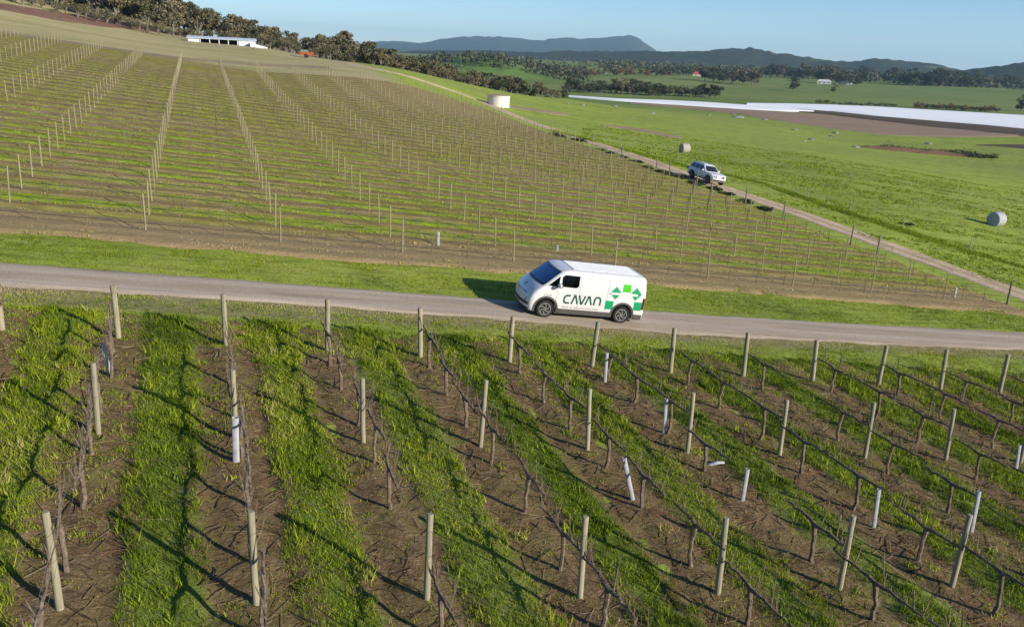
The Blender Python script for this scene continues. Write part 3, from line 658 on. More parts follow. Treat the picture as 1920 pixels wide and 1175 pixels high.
# ------------------------------------------------------------------ shed on the hill
def shed():
    A, B = [np.array([*polar(px, 197), 0.]) for px in (347, 466)]
    for q in (A, B): q[2] = tz(q[0], q[1])
    c = (A + B) / 2; L = float(np.hypot(*(B - A)[:2])) + 1; rz = math.atan2(B[1] - A[1], B[0] - A[0])
    z = min(A[2], B[2]) ; e = empty('farm_shed', (c[0], c[1] + 3, z - .1), rz)
    tag(e, 'long low white farm shed with a pale roof and dark open bays on the hill', 'shed')
    wall = plain('white_sheet_metal', (.62, .62, .62), .5, .4); roofm = plain('pale_metal_roof', (.55, .60, .66), .4, .5); dk = plain('bay_shade_black', (.03, .028, .025), .9)
    H = 1.3
    MB().box(-L / 2, L / 2, 4.9, 5., 0, H).build('wall', wall, e)
    MB().box(L / 2 - .15, L / 2, -.1, 4.9, 0, H).build('wall', wall, e); MB().box(-L / 2, -L / 2 + .15, -.1, 4.9, 0, H).build('wall', wall, e)
    MB().box(L / 2 - 3.4, L / 2 - .15, -.1, 0., 0, H).build('wall', wall, e); MB().box(-L / 2 + .15, -L / 2 + 2.2, -.1, 0., 0, H).build('wall', wall, e)
    MB().box(-L / 2 + .2, L / 2 - .2, 3.2, 3.3, 0, H - .1).build('bay_shade_board', dk, e)  # near-black board supplies the shade inside the open bays
    b = MB(); b.add([(-L / 2 - .3, -.4, H), (L / 2 + .3, -.4, H), (L / 2 + .3, 2.5, H + .45), (-L / 2 - .3, 2.5, H + .45), (L / 2 + .3, 5.3, H), (-L / 2 - .3, 5.3, H),
                     (-L / 2 - .3, -.4, H + .08), (L / 2 + .3, -.4, H + .08), (L / 2 + .3, 2.5, H + .53), (-L / 2 - .3, 2.5, H + .53), (L / 2 + .3, 5.3, H + .08), (-L / 2 - .3, 5.3, H + .08)],
                    [(0, 3, 2, 1), (3, 5, 4, 2), (6, 7, 8, 9), (9, 8, 10, 11), (0, 1, 7, 6), (5, 11, 10, 4), (1, 2, 8, 7), (2, 4, 10, 8), (3, 0, 6, 9), (5, 3, 9, 11)]).build('roof', roofm, e)
    for k in range(5):
        x = -L / 2 + 2.4 + (L - 6) * k / 4; MB().box(x - .08, x + .08, -.2, -.04, 0, H).build('post', wall, e)
    # low pale lean-to on the right end
    P = np.array([*polar(478, 197), 0.]); P[2] = tz(P[0], P[1]) - .1; e2 = empty('water_trough_cover', (P[0], P[1] + 2, P[2]), rz); 
    tag(e2, 'low white sloping sheet cover beside the right end of the shed', 'cover')
    MB().add([(-1.6, -1, 0), (1.9, -1, 0), (1.9, 1, 0), (-1.6, 1, 0), (-1.6, -1, 1.0), (1.9, -1, .25), (1.9, 1, .25), (-1.6, 1, 1.0)], [(0, 3, 2, 1), (4, 5, 6, 7), (0, 1, 5, 4), (1, 2, 6, 5), (2, 3, 7, 6), (3, 0, 4, 7)]).build('sheet', wall, e2)
shed()
# orange implement parked by the ploughed strip
def implement():
    P = at(577, 109); e = empty('farm_trailer', (P[0], P[1], P[2]), R(8)); e.scale = (.85,) * 3; tag(e, 'small orange farm trailer with a grey-green bin beside the wood', 'trailer')
    om = plain('orange_paint', (.40, .13, .045), .6, grime=.4); gm = plain('grey_green_bin', (.16, .22, .18), .6); tm = plain('dark_tyre', (.03, .03, .03), .9)
    MB().box(-1.6, 1.2, -.8, .8, .55, .68).box(1.2, 2.3, -.06, .06, .56, .66).build('chassis', om, e)
    b = MB(); b.add([(-1.5, -.8, .68), (1., -.8, .68), (1., .8, .68), (-1.5, .8, .68), (-1.8, -1., 1.35), (1.3, -1., 1.35), (1.3, 1., 1.35), (-1.8, 1., 1.35)], [(0, 3, 2, 1), (4, 5, 6, 7), (0, 1, 5, 4), (1, 2, 6, 5), (2, 3, 7, 6), (3, 0, 4, 7)]).build('hopper', om, e)
    MB().box(-1.5, .1, -.7, .7, 1.35, 1.8).build('bin', gm, e)
    for s in (-1, 1): MB().lathe([(.15, -.1), (.42, -.1), (.45, 0), (.42, .1), (.15, .1)], 14, Matrix.Translation((-.3, s * .95, .45)), 'Y').build('wheel', tm, e)
implement()

# ------------------------------------------------------------------ water tank, bales, boulders, pond bank
def tank():
    P = at(934, 200); D = math.hypot(P[0], P[1]); e = empty('water_tank', (P[0], P[1] + 1, tz(P[0], P[1] + 1) - .15), 0); r = 44 / FPX * D / 2 * .93; h = r * .95
    tag(e, 'cream round concrete water tank beside the track at the top of the green paddock', 'water tank')
    cm = plain('cream_concrete', (.66, .63, .56), .8, .2, grime=.25, scale=1.2); rm = plain('rusty_lid', (.40, .27, .19), .8, .2, grime=.4, scale=2)
    b = MB(); b.lathe([(r, 0), (r, h), (r + .06, h + .002), (r + .06, h + .12), (r - .02, h + .14)], 40).build('wall', cm, e, True)
    MB().lathe([(r + .02, h + .142), (r * .5, h + .28), (.3, h + .36), (.02, h + .37)], 40).build('lid', rm, e, True)
    MB().tube([(r + .03, -.3, .3), (r + .2, -.3, .3), (r + .2, -.3, -.2)], .05, 6).build('pipe', rm, e)
tank()
def bale(px, py, r, w, rz, label, c):
    P = at(px, py); e = empty('hay_bale', (P[0], P[1], tz(P[0], P[1]) + r * .95), rz); tag(e, label, 'hay bale', 'round bales in the green paddock')
    M = Mat('bale_wrap', .75, .25); n = M.noise(3., M.obj(), 6, .7); M.color(M.ramp(n, [(.3, tuple(x * .7 for x in c)), (.6, c)])); M.bump(n, .6, .05)
    pr = [(r * .93, -w / 2), (r * .99, -w / 2 + .05), (r, -w / 2 + .15), (r * 1.01, 0), (r, w / 2 - .15), (r * .99, w / 2 - .05), (r * .93, w / 2)]
    MB().lathe(pr, 28, None, 'Y').build('wrap', M.m, e, True)
    for s in (-1, 1):
        rings = [(r * .93, s * w / 2)] + [(r * (.93 - .12 * k), s * (w / 2 + (.012 if k % 2 else -.004))) for k in range(1, 8)]
        b = MB(); vs = []; n_ = 24
        for (q, yy) in rings: vs += [(q * math.cos(2 * math.pi * i / n_), yy + s * .004, q * math.sin(2 * math.pi * i / n_)) for i in range(n_)]
        fs = [(a * n_ + i, a * n_ + (i + 1) % n_, (a + 1) * n_ + (i + 1) % n_, (a + 1) * n_ + i) for a in range(len(rings) - 1) for i in range(n_)]
        fs.append(tuple((len(rings) - 1) * n_ + i for i in range(n_))); b.add(vs, fs).build('end_face', M.m, e, True)
bale(1866, 424, .80, 1.25, R(-62), 'grey round bale alone in the green paddock near the right edge', (.36, .36, .38))
bale(1283, 287, .76, 1.25, R(-70), 'pale straw-coloured round bale beyond the white off-road car', (.40, .34, .29))
def rock_mesh(seed):
    bm = bmesh.new(); bmesh.ops.create_icosphere(bm, subdivisions=2, radius=1); r = random.Random(seed)
    for v in bm.verts: v.co *= 1 + .35 * float(vnoise(np.array([v.co.x * 3 + seed]), np.array([v.co.y * 3 + v.co.z * 5]), 2.)[0]) + r.uniform(-.06, .06); v.co.z *= .55
    me = bpy.data.meshes.new('boulder'); bm.to_mesh(me); bm.free(); return me
m_rock = plain('pale_granite', (.27, .27, .25), .85, .2, grime=.35, scale=4)
rocks = [rock_mesh(s) for s in range(3)]
for rm in rocks: rm.materials.append(m_rock)
for k, (px, py, w, lab) in enumerate([(1065, 195, 10, 'pale boulder just below the tapering tip of the white cover'), (1092, 198, 16, 'wide pale boulder left of the first ploughed corner'), (1152, 199.5, 14, 'flat pale boulder in the green paddock below the narrow cover'), (1223, 213, 16, 'pale boulder in the upper paddock above the bare patch'), (1374, 214.5, 12, 'small pale boulder at the edge of the brown field'),
        (1384, 221, 26, 'long pale boulder outcrop below the brown field'), (1433, 224.5, 16, 'pale boulder on the field edge right of the long outcrop'), (1490, 244, 16, 'grey boulder alone in mid paddock'), (1566, 249.5, 18, 'grey boulder on the field line above the earth bank'), (1560, 256, 14, 'mossy boulder just below the field line'), (1508, 265, 10, 'brown boulder at the left end of the earth bank'), (1521, 262, 16, 'pale boulder pile at the left end of the earth bank'), (1604, 276, 20, 'dark grey boulder where the earth bank begins'), (1741, 270, 20, 'pale boulder behind the earth bank'), (1328, 216, 10, 'tiny pale boulder near the foot of the brown field')]):
    P = at(px, py); D = math.hypot(P[0], P[1]); s = w * D / FPX / 2 * .85
    o = link('boulder', rocks[k % 3]); o.location = (P[0], P[1], P[2] + .05); o.scale = (s, s * .7, s * .5); o.rotation_euler = (0, 0, k * 1.3)
    tag(o, lab, 'boulder', 'boulders in the green paddock')
def pond_bank():
    ln = [(1598, 275), (1640, 279), (1700, 285), (1760, 290), (1800, 293), (1835, 295.5), (1868, 296.5)]
    P = np.array([at(a, b)[:2] for a, b in ln]); n = len(P); t = np.linspace(0, n - 1, 60); X = np.interp(t, range(n), P[:, 0]); Y = np.interp(t, range(n), P[:, 1])
    L = np.hypot(X, Y); ox, oy = X / L, Y / L; rows = []; env = np.sin(np.linspace(0.02, math.pi - .02, 60)) ** .5
    for s, h in ((-1.6, -.2), (-.6, .35), (.2, .75), (1., .85), (2., .5), (3.2, 0.05), (4.5, -.1)):
        xx = X + ox * s * 1.6; yy = Y + oy * s * 1.6; rows.append(np.c_[xx, yy, TZ(xx, yy) + h * env * 1.1 * (1 + .35 * vnoise(xx, yy, 3, 91))])
    V_ = np.array(rows); o = mesh_np('earth_bank', V_.reshape(-1, 3), grid_faces(V_.shape[0], V_.shape[1]), m_redbank, smooth=True)
    tag(o, 'low red-brown earth bank of a farm dam in the green paddock', 'earth bank')
    pts = []
    for k in range(60):
        i = int(6 + k / 60 * 53); 
        for j in range(60 if k < 44 else 120):
            s = rr.gauss(2.2 if k < 44 else .2, .9); pts.append((X[i] + ox[i] * s * 1.6 + rr.gauss(0, .7), Y[i] + oy[i] * s * 1.6, tz(X[i], Y[i]) + abs(rr.gauss(.25, .28)) * (1 + vnoise(X[i], Y[i], 5, 95)) * (1 if k < 50 else .7)))
    o = leaf_mass('shade_leaves', pts, .17, m_grn, 'dark leaf mass added for the shadowed hollow behind the red earth bank', 6); o['category'] = 'shade_leaves'  # leaves added to draw the dark hollow shadow behind the bank
m_redbank = mat_simple_ground('red_bank_soil', (.11, .065, .038), (.17, .10, .06), (.23, .15, .095), .4)
pond_bank()

# ------------------------------------------------------------------ grass, prunings and litter as real blades
def mat_blade():
    M = Mat('grass_blades', .75, .15); at_ = M.n('ShaderNodeAttribute', _attribute_name='tint'); M.color(at_.outputs[0])
    tr = M.n('ShaderNodeBsdfTranslucent'); M.put(tr.inputs[0], at_.outputs[0]); mx = M.n('ShaderNodeMixShader', i0=.25); M.put(mx.inputs[1], M.b); M.put(mx.inputs[2], tr)
    M.put(M.nt.nodes['Material Output'].inputs[0], mx.outputs[0]); return M.m
m_blade = mat_blade()
PAL = np.array([(.04, .065, .005), (.10, .15, .008), (.19, .26, .012), (.29, .34, .022), (.37, .32, .12), (.42, .33, .19)])
def blades(name, x, y, z, hh, ww, tone, label, nb=6, seed=1, spread=.05, pal=PAL, cat='grass', drycut=None):
    r = np.random.default_rng(seed); n = len(x); k = n * nb
    X = np.repeat(x, nb) + r.normal(size=k) * spread; Y = np.repeat(y, nb) + r.normal(size=k) * spread; Z = np.repeat(z, nb)
    H = np.repeat(hh, nb) * r.uniform(.5, 1.25, k); W = np.repeat(ww, nb) * r.uniform(.7, 1.3, k)
    a = r.uniform(0, 2 * np.pi, k); ln = r.uniform(.15, .9, k) * H; b = r.uniform(0, 2 * np.pi, k)
    dx, dy = np.cos(a) * W, np.sin(a) * W; lx, ly = np.cos(b) * ln, np.sin(b) * ln
    v = np.stack([np.c_[X - dx, Y - dy, Z - .01], np.c_[X + dx, Y + dy, Z - .01], np.c_[X + lx, Y + ly, Z + H]], 1).reshape(-1, 3)
    t = np.clip(np.repeat(tone, nb) + r.normal(size=k) * .10, 0, .999) * (len(pal) - 1); i = t.astype(int); f = (t - i)[:, None]
    c = pal[i] * (1 - f) + pal[np.minimum(i + 1, len(pal) - 1)] * f
    c = c * r.uniform(.8, 1.2, (k, 1))
    o = mesh_np(name, v, np.arange(k * 3).reshape(-1, 3), m_blade, col=np.repeat(c, 3, 0)); tag(o, label, cat, None, 'stuff'); return o
def in_view(x, y, z, mg=60):
    Z = z - CAMZ; yc = -(Z * cp + y * sp); zc = np.maximum(y * cp - Z * sp, .1); a, b = FPX * x / zc, FPX * yc / zc
    px = 960 + a * cr - b * sr; py = 587.5 + a * sr + b * cr
    return (px > -mg * 4) & (px < 1920 + mg * 4) & (py < 1175 + mg * 2) & (y * cp - Z * sp > 1)
def near_xy(n, seed):
    r = np.random.default_rng(seed); q = r.uniform(Q0 - 5.5 * ROWP, Q0 + 16.5 * ROWP, n); t = r.uniform(-2.3, 25, n)
    ea = np.interp(q, qs, end_a) - 2.6; a = ea - t; x = q * NQ[0] + a * D1[0]; y = q * NQ[1] + a * D1[1]; return r, q, t, x, y
def surf(x, y): return TZ(x, y) + near_h(x, y)
r, q, t, x, y = near_xy(330000, 1)
fr = (q - Q0) / ROWP; al = np.floor(fr); fr = np.abs(fr - al - .5)
patch = vnoise(x, y, 1.7, 30) * .6 + vnoise(x, y, .5, 31) * .4; al_t = vnoise(al * 7.7, al * 0 + 3, 1., 32)
dens = np.where(fr < .23 + .12 * patch + .05 * al_t, .9, np.where(patch > .12, .30, .05)); dens = np.where(t < .3, np.maximum(dens, .55), dens)
ok = (r.random(len(x)) < dens * .95) & in_view(x, y, plane_z(x, y)) & (np.hypot(x, y) < 46)
x, y, fr, patch, al_t, t = x[ok], y[ok], fr[ok], patch[ok], al_t[ok], t[ok]; n = len(x)
tone = .33 + .15 * al_t + .18 * vnoise(x, y, 1.1, 33) + .10 * vnoise(x, y, .3, 34) + np.where(fr > .34, .12, 0)
hh = np.where(fr < .3, .085, .055) * (1 + .45 * vnoise(x, y, .6, 35)); D = np.hypot(x, y)
blades('grass', x, y, surf(x, y), hh, .0045 + .00026 * D, np.clip(tone, 0, .62), 'green grass growing in strips between the near vine rows', 5, 2)
# taller weeds and tussocks
k = r.random(n) < .018
blades('weeds', x[k], y[k], surf(x[k], y[k]), hh[k] * 2.3, .008 + .0004 * D[k], tone[k] + .10, 'taller weeds and tussocks standing in the near vineyard', 14, 3, .07, cat='weeds')
# prunings and straw lying on the soil
def litter(name, x, y, z, L, w, c, label, seed, pal):
    r = np.random.default_rng(seed); n = len(x); a = ROADAZ + r.normal(size=n) * .8; a = np.where(r.random(n) < .35, r.uniform(0, 3.14, n), a)
    dx, dy = np.sin(a) * L / 2, np.cos(a) * L / 2; px_, py_ = np.cos(a) * w, -np.sin(a) * w; l1 = r.uniform(0, .05, n); l2 = r.uniform(0, .05, n)
    z0 = surf(x - dx, y - dy); z1 = surf(x + dx, y + dy)
    v = np.stack([np.c_[x - dx - px_, y - dy - py_, z0 + l1], np.c_[x - dx + px_, y - dy + py_, z0 + l1 + w], np.c_[x + dx + px_, y + dy + py_, z1 + l2 + w], np.c_[x + dx - px_, y + dy - py_, z1 + l2],
                  np.c_[x - dx, y - dy, z0 + l1 - w], np.c_[x + dx, y + dy, z1 + l2 - w]], 1).reshape(-1, 3)
    b = np.arange(n)[:, None] * 6; f = np.concatenate([b + np.array([0, 1, 2, 3]), b + np.array([1, 4, 5, 2]), b + np.array([4, 0, 3, 5])])
    cc = pal[r.integers(0, len(pal), n)] * r.uniform(.7, 1.2, (n, 1)); o = mesh_np(name, v, f, m_blade, col=np.repeat(cc, 6, 0)); tag(o, label, 'prunings', None, 'stuff')
r, q, t, x, y = near_xy(60000, 5); fr = (q - Q0) / ROWP; fr = np.abs(fr - np.floor(fr) - .5)
ok = (r.random(len(x)) < np.where(fr > .24, .42, .05)) & in_view(x, y, plane_z(x, y)) & (np.hypot(x, y) < 40) & (t > .2); x, y = x[ok], y[ok]; n = len(x)
litter('vine_prunings', x, y, None, r.uniform(.12, .65, n), r.uniform(.002, .006, n) + .0002 * np.hypot(x, y), None, 'brown and straw-coloured vine prunings strewn on the bare soil', 6, np.array([(.22, .155, .095), (.32, .24, .14), (.15, .10, .06), (.28, .15, .08), (.10, .07, .045), (.38, .31, .19)]))
r, q, t, x, y = near_xy(26000, 51); fr = (q - Q0) / ROWP; fr = np.abs(fr - np.floor(fr) - .5)
ok = (r.random(len(x)) < np.where(fr > .26, .6, .06)) & in_view(x, y, plane_z(x, y)) & (np.hypot(x, y) < 38) & (t > .3); x, y = x[ok], y[ok]; n = len(x)
d_ = np.array([(1, 0, 0), (-.5, .87, 0), (-.5, -.87, 0), (0, 0, .8)]); s_ = (r.uniform(.012, .045, n) ** 1.0)[:, None, None]; a_r = r.uniform(0, 6.28, n); ca, sa = np.cos(a_r)[:, None], np.sin(a_r)[:, None]
dd = np.repeat(d_[None], n, 0) * r.uniform(.6, 1.3, (n, 4, 3)); dd = np.stack([dd[..., 0] * ca - dd[..., 1] * sa, dd[..., 0] * sa + dd[..., 1] * ca, dd[..., 2]], -1) * s_
vv = (np.c_[x, y, surf(x, y) - .004][:, None] + dd).reshape(-1, 3); b_ = np.arange(n)[:, None] * 4
cl_ = np.array([(.20, .125, .078), (.13, .08, .05), (.28, .19, .12), (.09, .058, .038)])[r.integers(0, 4, n)]
o = mesh_np('soil_clods', vv, np.concatenate([b_ + np.array([0, 1, 3]), b_ + np.array([1, 2, 3]), b_ + np.array([2, 0, 3])]), m_blade, col=np.repeat(cl_, 4, 0)); tag(o, 'brown clods of soil on the bare strips under the near vines', 'soil', None, 'stuff')
# verges either side of the farm road
r = np.random.default_rng(8); u_ = r.uniform(-26, 58, 150000); v_ = r.uniform(22, 36.3, 150000); a, b = road_v(u_)
q = u_ * 0; x, y = uv2xy(u_, v_); qq = x * NQ[0] + y * NQ[1]; ea = np.interp(qq, qs, end_a) - 2.6; tt = ea - (x * D1[0] + y * D1[1])
ok = ((v_ < a - .05) | (v_ > b + .05)) & (tt < .6) & in_view(x, y, plane_z(x, y)) & (r.random(len(x)) < np.where(v_ < a, .6 + .4 * vnoise(x, y, .9, 36), .62))
x, y, v_, u2 = x[ok], y[ok], v_[ok], u_[ok]; a, b = road_v(u2); drg = np.clip(1 - np.minimum(np.abs(v_ - a), np.abs(v_ - b)) / .9, 0, 1)
tone = .42 + .16 * vnoise(x, y, 2.4, 37) + .10 * vnoise(x, y, .5, 38) + .42 * drg * (v_ < a) + .14 * drg + .10 * vnoise(x / 3, y, 1.3, 66) + np.where(v_ > 35, .15, 0)
blades('grass', x, y, TZ(x, y), .05 * (1 + .4 * vnoise(x, y, .8, 39)), .014 + np.zeros(len(x)), tone, 'short mown grass on the verges of the farm road', 4, 9, .07)
# far vineyard: turf between the wires and dry stalks under them
r = np.random.default_rng(12); n = 130000; v_ = 35.3 + 75 * r.random(n) ** 1.7; u_ = r.uniform(-60, 44.3, n); x, y = uv2xy(u_, v_)
fr = (v_ - FARV0) / 2.77; fr = np.abs(fr - np.floor(fr) - .5); pat = .6 * vnoise(u_ / 2.6, v_, 1.6, 40) + .4 * vnoise(u_, v_, .6, 41)
ok = (r.random(n) < np.where(v_ < 38.6, .35 + .4 * pat, np.where(fr < .26, .62 + .5 * pat, .22))) & in_view(x, y, plane_z(x, y)); x, y, v_, u_, fr, pat = x[ok], y[ok], v_[ok], u_[ok], fr[ok], pat[ok]; D = np.hypot(x, y)
dr = np.where(v_ < 39.0, .38 + .25 * vnoise(u_ / 3, v_, .7, 42), 0)
tone = np.where(fr < .26, .46 + .16 * pat, .72 + .15 * pat) + dr
z_ = TZ(x, y) + .06
blades('grass', x, y, z_, np.where(v_ < 38.6, .07, np.where(fr < .26, .10, .08)) * (1 + .3 * pat), .008 + .0007 * D, tone, 'patchy green and dry grass between the rows of the far vineyard', 4, 13, .12)
# paddock: uneven pasture tufts
r = np.random.default_rng(14); n = 38000; D = 45 + 130 * r.random(n) ** 1.3; a = r.uniform(R(4), R(40), n); x, y = D * np.sin(a), D * np.cos(a); u_ = x * U[0] + y * U[1]
ok = (u_ > 49.5) & (vnoise(x / 2.2, y, 2.2, 43) + .3 * vnoise(x, y, .8, 44) > -.15); x, y, D = x[ok], y[ok], D[ok]
blades('grass', x, y, TZ(x, y), .12 * (1 + .4 * vnoise(x, y, 5, 45)), .012 + .0006 * D, .42 + .12 * vnoise(x / 3, y, 3, 46), 'rough pasture grass of the green paddock', 4, 15, .16)
# rough grass swale along the paddock fence
sw = [(1040, 247), (1100, 262), (1200, 288), (1290, 314), (1380, 333), (1440, 347), (1500, 370), (1600, 404), (1700, 436), (1800, 467), (1920, 503)]
sp_ = resample([at(*p) for p in sw], .25); r = np.random.default_rng(17); idx = r.integers(0, len(sp_), 9000)
x = sp_[idx, 0] + r.normal(size=9000) * .45; y = sp_[idx, 1] + r.normal(size=9000) * .45
blades('rough_grass', x, y, TZ(x, y), .15 + .12 * vnoise(x, y, 3, 47), .05 + np.zeros(9000), .38 + .16 * vnoise(x, y, 2, 48), 'dark rough grass in the swale along the paddock fence', 5, 18, .2)

# ------------------------------------------------------------------ vineyard posts
def mat_wood(name, c):
    M = Mat(name, .9, .15); co = M.obj(); mp = M.n('ShaderNodeMapping', Vector=co, Scale=(14, 14, .9)); n = M.noise(2.2, mp.outputs[0], 6, .7); w = M.noise(1.3, co, 4, .6)
    k = M.ramp(n, [(.3, tuple(x * .35 for x in c)), (.48, c), (.75, tuple(x * 1.25 for x in c))]); inf = M.n('ShaderNodeObjectInfo').outputs['Random']
    k = M.mix(M.math('MULTIPLY', inf, .4), k, (.15, .155, .095)); k = M.mix(M.ramp(w, [(.5, 0.), (.7, .5)]), k, (.20, .20, .13)); M.color(k); M.bump(n, .7, .01); return M.m
m_post = mat_wood('weathered_timber', (.31, .27, .185)); m_postd = mat_wood('grey_timber', (.17, .155, .12))
m_wire = plain('galvanised_wire', (.22, .21, .20), .5, .5, .6); m_wire2 = plain('black_drip_hose', (.03, .03, .03), .6)
def post_mesh(r, h, seed, name='vineyard_post', n=10):
    rg = random.Random(seed); b = MB(); pts = []; x = y = 0
    for k in range(6): pts.append((x, y, -.25 + (h + .25) * k / 5)); x += rg.uniform(-.006, .006); y += rg.uniform(-.006, .006)
    pts.append((pts[-1][0], pts[-1][1], h + .012)); b.tube(pts, [r * 1.05, r * 1.03, r * 1.02, r, r * .98, r * .96, r * .8], n); return b.mesh(name, m_post, True)
pm = [post_mesh(.058, 1.71, s) for s in range(4)]; pe = [post_mesh(.075, 1.59, 10 + s) for s in range(4)]
ORD = ['first', 'second', 'third', 'fourth', 'fifth', 'sixth', 'seventh', 'eighth', 'ninth', 'tenth', 'eleventh', 'twelfth', 'thirteenth', 'fourteenth', 'fifteenth', 'sixteenth', 'seventeenth', 'eighteenth', 'nineteenth', 'twentieth']
def rowname(i): return {-1: 'row cut by the left edge'}.get(i, ('%s near vine row from the left' % ORD[i]) if i >= 0 else 'hidden row')
pr_ = random.Random(4); posts = {}
for i in range(-3, 15):
    for j in range(0, 6):
        p = P0 + D2 * S1 * i - D1 * S2 * j; z = tz(*p)
        if p[1] < 1: continue
        h = 1.59 if j == 0 else 1.71; a, b_ = proj((p[0], p[1], z)), proj((p[0], p[1], z + h))
        posts[(i, j)] = (p, z)
        if not (-500 < a[0] < 2500 and b_[1] < 1300): continue
        vis = -30 < a[0] < 1960 and b_[1] < 1175
        me = (pe if j == 0 else pm)[pr_.randrange(4)]
        if vis and i >= -1:
            lab = ('thick roadside end post of the %s' % rowname(i)) if j == 0 else ('weathered timber post, %s from the road in the %s' % (ORD[j], rowname(i)))
        else: lab = 'weathered timber vineyard post just outside the view'
        o = link('vineyard_post', me); o.location = (p[0] + pr_.uniform(-.02, .02), p[1] + pr_.uniform(-.02, .02), z); o.rotation_euler = (R(pr_.gauss(0, 1.3)), R(pr_.gauss(0, 1.3)), pr_.uniform(0, 6)); o.scale = (1, 1, pr_.uniform(.97, 1.03))
        tag(o, lab, 'post', 'timber posts of the near vineyard')
# wires of the near rows
def wire(name, pts, rad, mat, label, group, cat='wire', n=3):
    b = MB(); b.tube(pts, rad, n, False); o = b.build(name, mat); return tag(o, label, cat, group)
for i in range(-3, 15):
    ks = [j for j in range(0, 6) if (i, j) in posts]
    for hgt, w in ((.95, 'cordon wire'), (1.4, 'upper wire')):
        pts = []
        for j in ks:
            p, z = posts[(i, j)]; pts.append((p[0] + .05, p[1], z + min(hgt, 1.5)))
            if j + 1 in ks:
                p2, z2 = posts[(i, j + 1)]; m_ = (p + p2) / 2; pts.append((m_[0] + .05, m_[1], (z + z2) / 2 + hgt - .03))
        wire('trellis_wire', pts, .0035, m_wire, ('%s of the %s' % (w, rowname(i))) if i >= -1 else '%s of a vine row left of the view' % w, 'trellis wires of the near vineyard')

# ------------------------------------------------------------------ bare vines of the near vineyard
def mat_vine():
    M = Mat('vine_bark', .95, .1); n = M.noise(9., M.obj(), 6, .7); M.color(M.ramp(n, [(.3, (.06, .042, .030)), (.5, (.15, .112, .08)), (.75, (.30, .235, .17))])); M.bump(n, .8, .01); return M.m
m_vine = mat_vine()
def vine_mesh(seed):
    rg = random.Random(seed); a = math.pi / 2 - ROWAZ          # row direction
    dx, dy = D1; tb = MB(); pts = []; x = rg.uniform(-.04, .04); y = rg.uniform(-.04, .04)
    H = rg.uniform(.80, .92)
    for k in range(7):
        pts.append((x, y, -.08 + (H + .08) * k / 6)); x += rg.uniform(-.035, .035); y += rg.uniform(-.035, .035)
    tb.tube(pts, [.058, .048, .044, .043, .044, .05, .058], 7); top_ = pts[-1]; cb = MB(); sb = MB()
    for s in (-1, 1):
        L = rg.uniform(.86, 1.02); ap = [top_]
        for k in range(1, 7):
            d = L * k / 6; ap.append((top_[0] + dx * d * s + rg.uniform(-.02, .02), top_[1] + dy * d * s + rg.uniform(-.02, .02), H + .05 * min(k, 2) / 2 + rg.uniform(-.018, .018)))
        cb.tube(ap, [.046, .037, .032, .029, .027, .023, .016], 6)
        for k in range(1, 7):
            for m_ in range(rg.choice([1, 1, 2])):
                b0 = Vector(ap[k]); hh = rg.uniform(.06, .16) if rg.random() < .6 else rg.uniform(.3, .7); ln = Vector((rg.uniform(-.3, .3), rg.uniform(-.3, .3), 1)).normalized() * hh
                mid_ = b0 + ln * .5 + Vector((rg.uniform(-.03, .03), rg.uniform(-.03, .03), 0)); sb.tube([b0, mid_, b0 + ln], [.014, .011, .007], 4)
    return tb.mesh('trunk', m_vine, True), cb.mesh('cordon', m_vine, True), sb.mesh('spurs', m_vine, True)
vm = [vine_mesh(s) for s in range(6)]; vr = random.Random(9)
m_guard = plain('white_vine_guard', (.40, .40, .42), .6, .3, grime=.3, scale=5)
guards = []
for i in range(-3, 15):
    cnt = 0
    for j in range(0, 5):
        if (i, j + 1) not in posts and j > 3: continue
        for k in range(3):
            p = P0 + D2 * S1 * i - D1 * (S2 * j + S2 * (k + .5) / 3 + vr.uniform(-.12, .12)); 
            if p[1] < 3: continue
            z = float(surf(np.array([p[0]]), np.array([p[1]]))[0]) - .02; cnt += 1
            a = proj((p[0], p[1], z)); b_ = proj((p[0], p[1], z + 1))
            if not (-260 < a[0] < 2150 and b_[1] < 1260): continue
            if vr.random() < .05: continue
            tm, cm, sm = vm[vr.randrange(6)]; e = empty('grape_vine', (p[0], p[1], z), vr.choice([0, math.pi]) + vr.uniform(-.06, .06)); s = vr.uniform(.9, 1.08); e.scale = (s, s, vr.uniform(.88, 1.08))
            vis = -20 < a[0] < 1940 and b_[1] < 1170 and i >= -1
            tag(e, ('bare pruned vine, %s from the road in the %s' % (ORD[min(cnt - 1, 19)], rowname(i))) if vis else 'bare pruned vine just outside the view', 'vine', 'bare vines of the near vineyard')
            link('trunk', tm, None, e); link('cordon', cm, None, e); link('spurs', sm, None, e)['kind'] = 'stuff'
# white vine guards: (bottom px, py, top px, top py, label)
def guard_mesh(L, r=.055):
    b = MB(); n = 8; vs = []
    for zz in (0, L * .5, L):
        for k in range(n): q_ = 2 * math.pi * k / n; vs.append((r * math.cos(q_), r * .85 * math.sin(q_), zz))
        for k in range(n): q_ = 2 * math.pi * k / n; vs.append(((r - .006) * math.cos(q_), (r * .85 - .006) * math.sin(q_), zz))
    fs = []
    for l in range(2):
        o_ = l * 2 * n
        for k in range(n):
            k2 = (k + 1) % n; fs.append((o_ + k, o_ + k2, o_ + 2 * n + k2, o_ + 2 * n + k)); fs.append((o_ + n + k2, o_ + n + k, o_ + 3 * n + k, o_ + 3 * n + k2))
    for k in range(n):
        k2 = (k + 1) % n; fs.append((4 * n + k, 4 * n + k2, 5 * n + k2, 5 * n + k)); fs.append((k2, k, n + k, n + k2))
    return b.add(vs, fs)
